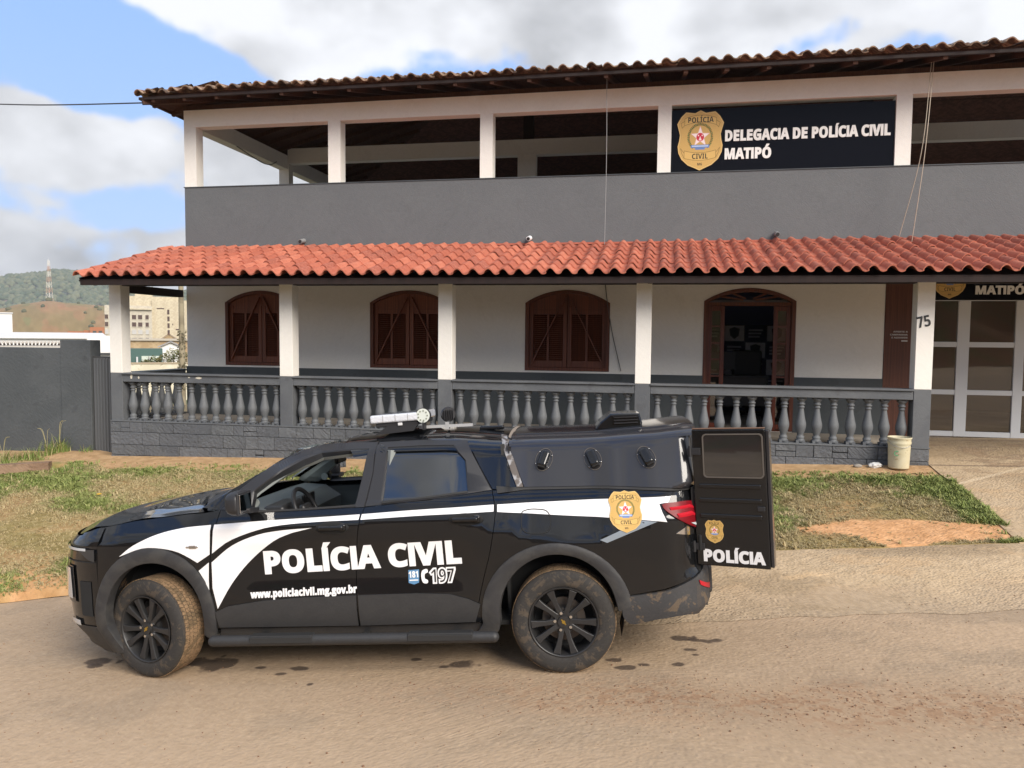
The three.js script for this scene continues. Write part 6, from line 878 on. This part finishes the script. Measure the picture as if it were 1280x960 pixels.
// --- cabin
{
  const I = (n, g, m, p = car) => mesh(n, g, m, p);
  I('cabin_floor', [span(-0.95, 1.05, 0.301, 0.33, -0.79, 0.79)], M.under); I('cabin_rear', [span(1.03, 1.05, 0.33, 1.47, -0.66, 0.66)], M.seat); I('cabin_lining', grid(8, 12, (u, q) => { const x = lerp(0.0, 1.04, u), v = q * 2 - 1; return [x, roofH(x) - 0.05 - 0.03 * v * v, v * 0.56]; }), M.trimGrey);
  const ds = new THREE.Shape([[-0.98, 0.62], [-0.98, 1.05], [-0.86, 1.075], [-0.68, 1.055], [-0.56, 0.97], [-0.57, 0.86], [-0.66, 0.62]].map(p => new THREE.Vector2(...p))); const dash = I('dashboard', new THREE.ExtrudeGeometry(ds, { depth: 1.42, bevelEnabled: true, bevelSize: 0.015, bevelThickness: 0.015, bevelSegments: 2 }).translate(0, 0, -0.71), M.dash);
  mesh('instrument_hood', [rbox(0.16, 0.09, 0.38, -0.62, 1.045, 0.36, 0.03, 3)], M.frameBlk, dash); mesh('screen', [rbox(0.02, 0.14, 0.24, -0.56, 1.03, 0.02, 0.008)], M.black, dash);
  const sw = new THREE.Group(); sw.name = 'steering_wheel'; sw.position.set(-0.44, 1.02, 0.37); sw.rotation.set(0, Math.PI / 2, 0); car.add(sw); mesh('rim', new THREE.TorusGeometry(0.175, 0.016, 10, 48).rotateX(-0.42), M.frameBlk, sw); mesh('hub', [rbox(0.15, 0.11, 0.05, 0, 0, 0, 0.02, 3).rotateX(-0.42)], M.frameBlk, sw); mesh('spoke', [rbox(0.31, 0.035, 0.02, 0, 0, 0, 0.006).rotateX(-0.42), rbox(0.035, 0.16, 0.02, 0, -0.08, 0, 0.006).rotateX(-0.42)], M.frameBlk, sw); mesh('badge', [rbox(0.05, 0.012, 0.004, 0, 0.01, 0.028, 0.001).rotateX(-0.42)], M.chrome, sw);
  for (const z of [0.37, -0.37]) { const st = new THREE.Group(); st.name = 'front_seat'; st.position.set(0.28, 0.33, z); car.add(st); mesh('cushion', [rbox(0.5, 0.16, 0.5, -0.12, 0.22, 0, 0.05, 3)], M.seat, st); mesh('backrest', [rbox(0.14, 0.62, 0.48, 0.2, 0.55, 0, 0.05, 3).rotateZ(-0.0)], M.seat, st); mesh('headrest', [rbox(0.09, 0.18, 0.27, 0.26, 0.96, 0, 0.035, 3)], M.seat, st); }
  I('rear_bench', [rbox(0.45, 0.16, 1.2, 0.72, 0.55, 0, 0.05, 3), rbox(0.12, 0.6, 1.2, 0.95, 0.85, 0, 0.04, 3)], M.seat);
  for (const s of [1, -1]) { const dr = I('door_lining', [panelGeo([[-0.84, 0.40], [0.2, 0.40], [0.18, 1.08], [-0.62, 1.07], [-0.80, 1.06]], { side: s, off: -0.075, inset: 0, edge: false }), panelGeo([[0.25, 0.40], [0.85, 0.40], [0.95, 1.08], [0.25, 1.08]], { side: s, off: -0.075, inset: 0, edge: false })], M.dash); mesh('pull_handle', [bar([-0.25, 0.99, s * 0.745], [-0.10, 1.015, s * 0.745], 0.03, 0.02)], S(0.5, 0.3), dr); mesh('arm_rest', [rbox(0.5, 0.06, 0.08, -0.2, 0.85, s * 0.74, 0.02, 2)], M.frameBlk, dr); mesh('speaker_grille', [new THREE.CylinderGeometry(0.03, 0.03, 0.01, 20).rotateX(Math.PI / 2).translate(-0.68, 1.14, s * 0.70)], M.trimGrey, dr);
    I('pillar_lining', stripGeo(PX(262, 634, 300, 611, 340, 587, 392, 561, 455, 552), PX(292, 640, 322, 615, 356, 591, 402, 567.5, 455, 561), 30, [[0, -0.03], [0.3, -0.055], [1, -0.05], [1.15, -0.02]], s), M.trimGrey); I('b_pillar_lining', [bar([0.13, 0.4, s * 0.76], [0.25, 1.46, s * 0.62], 0.12, 0.04)], M.trimGrey); }
  const rm = I('rear_view_mirror', [rbox(0.03, 0.06, 0.22, -0.28, 1.36, 0.05, 0.012, 3), bar([-0.3, 1.38, 0.05], [-0.36, 1.43, 0.02], 0.02)], M.frameBlk);
}
// --- open canopy doors at the rear
function leaf(s) {
  const g = new THREE.Group(); g.name = 'canopy_door'; const a = s > 0 ? 0.40 : 0.12; g.position.set(2.285, 0, s * 0.735); g.rotation.y = s > 0 ? -a : a; car.add(g); const w = 0.455, y0 = 0.655, y1 = s > 0 ? 1.525 : 1.375, q = s;
  mesh('door_skin', [rspan(0.0, w, y0, y1, -0.022, 0.022, 0.008)], M.paint, g);
  for (const y of [1.165, 1.075, 0.975]) mesh('pressed_rib', [rspan(0.035, w - 0.035, y - 0.014, y + 0.014, q > 0 ? 0.015 : -0.034, q > 0 ? 0.034 : -0.015, 0.007)], M.paint, g);
  mesh('edge_frame', [rspan(w + 0.0005, w + 0.022, y0 + 0.01, y1 - 0.01, -0.05, 0.012, 0.006)], M.capPaint, g);
  mesh('inner_frame', [rspan(0.02, w + 0.012, y0 + 0.012, y1 - 0.012, q > 0 ? -0.062 : 0.0225, q > 0 ? -0.0225 : 0.062, 0.006)], M.under, g);
  mesh('worn_edge', [rspan(0.004, w - 0.004, y1 + 0.0005, y1 + 0.007, -0.018, 0.02, 0.002)], S([0.16, 0.09, 0.055], 0.8), g);
  for (const hy of [y0 + 0.12, y1 - 0.14]) mesh('hinge', [rspan(-0.03, 0.055, hy - 0.022, hy + 0.022, q > 0 ? 0.0225 : -0.030, q > 0 ? 0.030 : -0.0225, 0.003), cyl(0.011, 0.011, 0.07, -0.012, hy, q * 0.03, 10)], M.frameBlk, g);
  mesh('latch', [rspan(w - 0.06, w - 0.015, 1.015, 1.045, q > 0 ? 0.0225 : -0.034, q > 0 ? 0.034 : -0.0225, 0.004)], M.frameBlk, g);
  if (s > 0) { const wf = mesh('door_window', [rspan(0.075, w - 0.02, 1.225, 1.49, 0.0195, 0.026, 0.003)], M.tint, g); const fr = new THREE.Shape(); const rr = (p, x0, x1, ya, yb, r) => { p.moveTo(x0 + r, ya); p.lineTo(x1 - r, ya); p.absarc(x1 - r, ya + r, r, -Math.PI / 2, 0); p.lineTo(x1, yb - r); p.absarc(x1 - r, yb - r, r, 0, Math.PI / 2); p.lineTo(x0 + r, yb); p.absarc(x0 + r, yb - r, r, Math.PI / 2, Math.PI); p.lineTo(x0, ya + r); p.absarc(x0 + r, ya + r, r, Math.PI, 1.5 * Math.PI); return p; }; rr(fr, 0.068, w - 0.012, 1.218, 1.497, 0.025); fr.holes.push(rr(new THREE.Path(), 0.076, w - 0.02, 1.226, 1.489, 0.02)); mesh('window_seal', new THREE.ExtrudeGeometry(fr, { depth: 0.009, bevelEnabled: false }).translate(0, 0, 0.0215), S([0.10, 0.085, 0.07], 0.7), wf);
    const e = mesh('shield_emblem', shieldGeo(0.115, 0.15).translate(0.12, 0.875, 0.0232), M.shield, g, true); mesh('lettering', lettersGeo(letters('POLÍCIA', 0.375, 0.072, 0.05), 0.0015).translate(0.048, 0.685, 0.0225), M.whiteWrap, g); }
  else mesh('gas_strut', [tube([[0.02, 1.385, 0], [0.4, 1.38, 0]], 0.012, 8, 8)], S(0.35, 0.4), g);
}
leaf(1); leaf(-1);
mesh('door_hinge', [cyl(0.012, 0.012, 0.1, 2.30, 0.8, 0.765, 10), cyl(0.012, 0.012, 0.1, 2.30, 1.35, 0.75, 10)], M.under, car);
// --- roof equipment
{
  const y = x => roofH(x); const lb = new THREE.Group(); lb.name = 'light_bar'; lb.position.set(0.27, y(0.27) + 0.0, 0); lb.rotation.z = 0.035; car.add(lb);
  const cl = new THREE.MeshPhysicalMaterial({ color: lin(0.62, 0.64, 0.68), roughness: 0.22, clearcoat: 1, clearcoatRoughness: 0.05, bumpMap: grainT, bumpScale: 0.004 });
  mesh('lens', [rspan(-0.185, 0.18, 0.065, 0.125, -0.1, 0.46, 0.016)], cl, lb); mesh('base', [rspan(-0.15, 0.16, 0.035, 0.066, -0.08, 0.44, 0.008), (() => { const s = new THREE.Shape([[-0.16, -0.01], [0.12, 0.0], [0.16, 0.05], [-0.06, 0.05]].map(p => new THREE.Vector2(...p))); return new THREE.ExtrudeGeometry(s, { depth: 0.04, bevelEnabled: false }).translate(0, -0.005, 0.40); })()], M.frameBlk, lb); for (const z of [0.36, -0.02]) mesh('clip', [rbox(0.03, 0.02, 0.02, 0.03, 0.05, z + 0.085, 0.003)], S(0.6), lb); for (let i = 0; i < 3; i++) mesh('lens_divider', [span(-0.09 + i * 0.09, -0.086 + i * 0.09, 0.07, 0.12, 0.4605, 0.4625)], S(0.35), lb);
  for (const [x, yy, z, f] of [[0.47, 0.105, 0.44, 1], [0.62, 0.10, 0.30, -1]]) { const w = new THREE.Group(); w.name = 'work_lamp'; w.position.set(x, y(x) + yy, z); w.rotation.y = f > 0 ? -0.12 : 0.25; car.add(w); mesh('housing', [new THREE.CylinderGeometry(0.055, 0.048, 0.04, 28).rotateX(f * Math.PI / 2)], M.frameBlk, w); if (f > 0) { mesh('lens', [new THREE.CylinderGeometry(0.050, 0.050, 0.006, 28).rotateX(Math.PI / 2).translate(0, 0, 0.022)], S([0.66, 0.70, 0.64], 0.2), w); for (let i = 0; i < 9; i++) { const a = i * 0.698; mesh('diode', [new THREE.CylinderGeometry(0.006, 0.006, 0.004, 8).rotateX(Math.PI / 2).translate(Math.cos(a) * 0.034, Math.sin(a) * 0.034, 0.026)], S([0.25, 0.27, 0.22], 0.3), w); } } else for (let i = 0; i < 5; i++) mesh('cooling_fin', [rbox(0.004, 0.07, 0.03, -0.03 + i * 0.015, 0, 0.03, 0.001)], M.frameBlk, w); mesh('bracket', [bar([0, -0.04, 0], [0, -0.10, 0], 0.05, 0.014)], M.frameBlk, w); }
  mesh('roof_rack_bar', [bar([0.42, y(0.5) + 0.02, 0.38], [0.80, y(0.8) + 0.035, 0.34], 0.02, 0.02), bar([0.62, y(0.62) + 0.0, 0.36], [0.62, y(0.62) + 0.05, 0.36], 0.025)], S(0.35, 0.4), car); mesh('antenna_base', [rbox(0.18, 0.03, 0.05, 0.92, y(0.92) + 0.012, 0.2, 0.012, 3)], M.paint, car);
  // weathered strips lying on the join of cab and canopy
  mesh('roof_seal', grid(1, 40, (u, q) => { const p = roofSec(1.07, lerp(0.2, Math.PI - 0.2, q), 0.15, 2.6); return [1.066 + u * 0.03, p[1] + 0.004, p[2] * 1.004]; }), S([0.26, 0.21, 0.16], 0.8), car);
}

renderer.render(scene, camera);
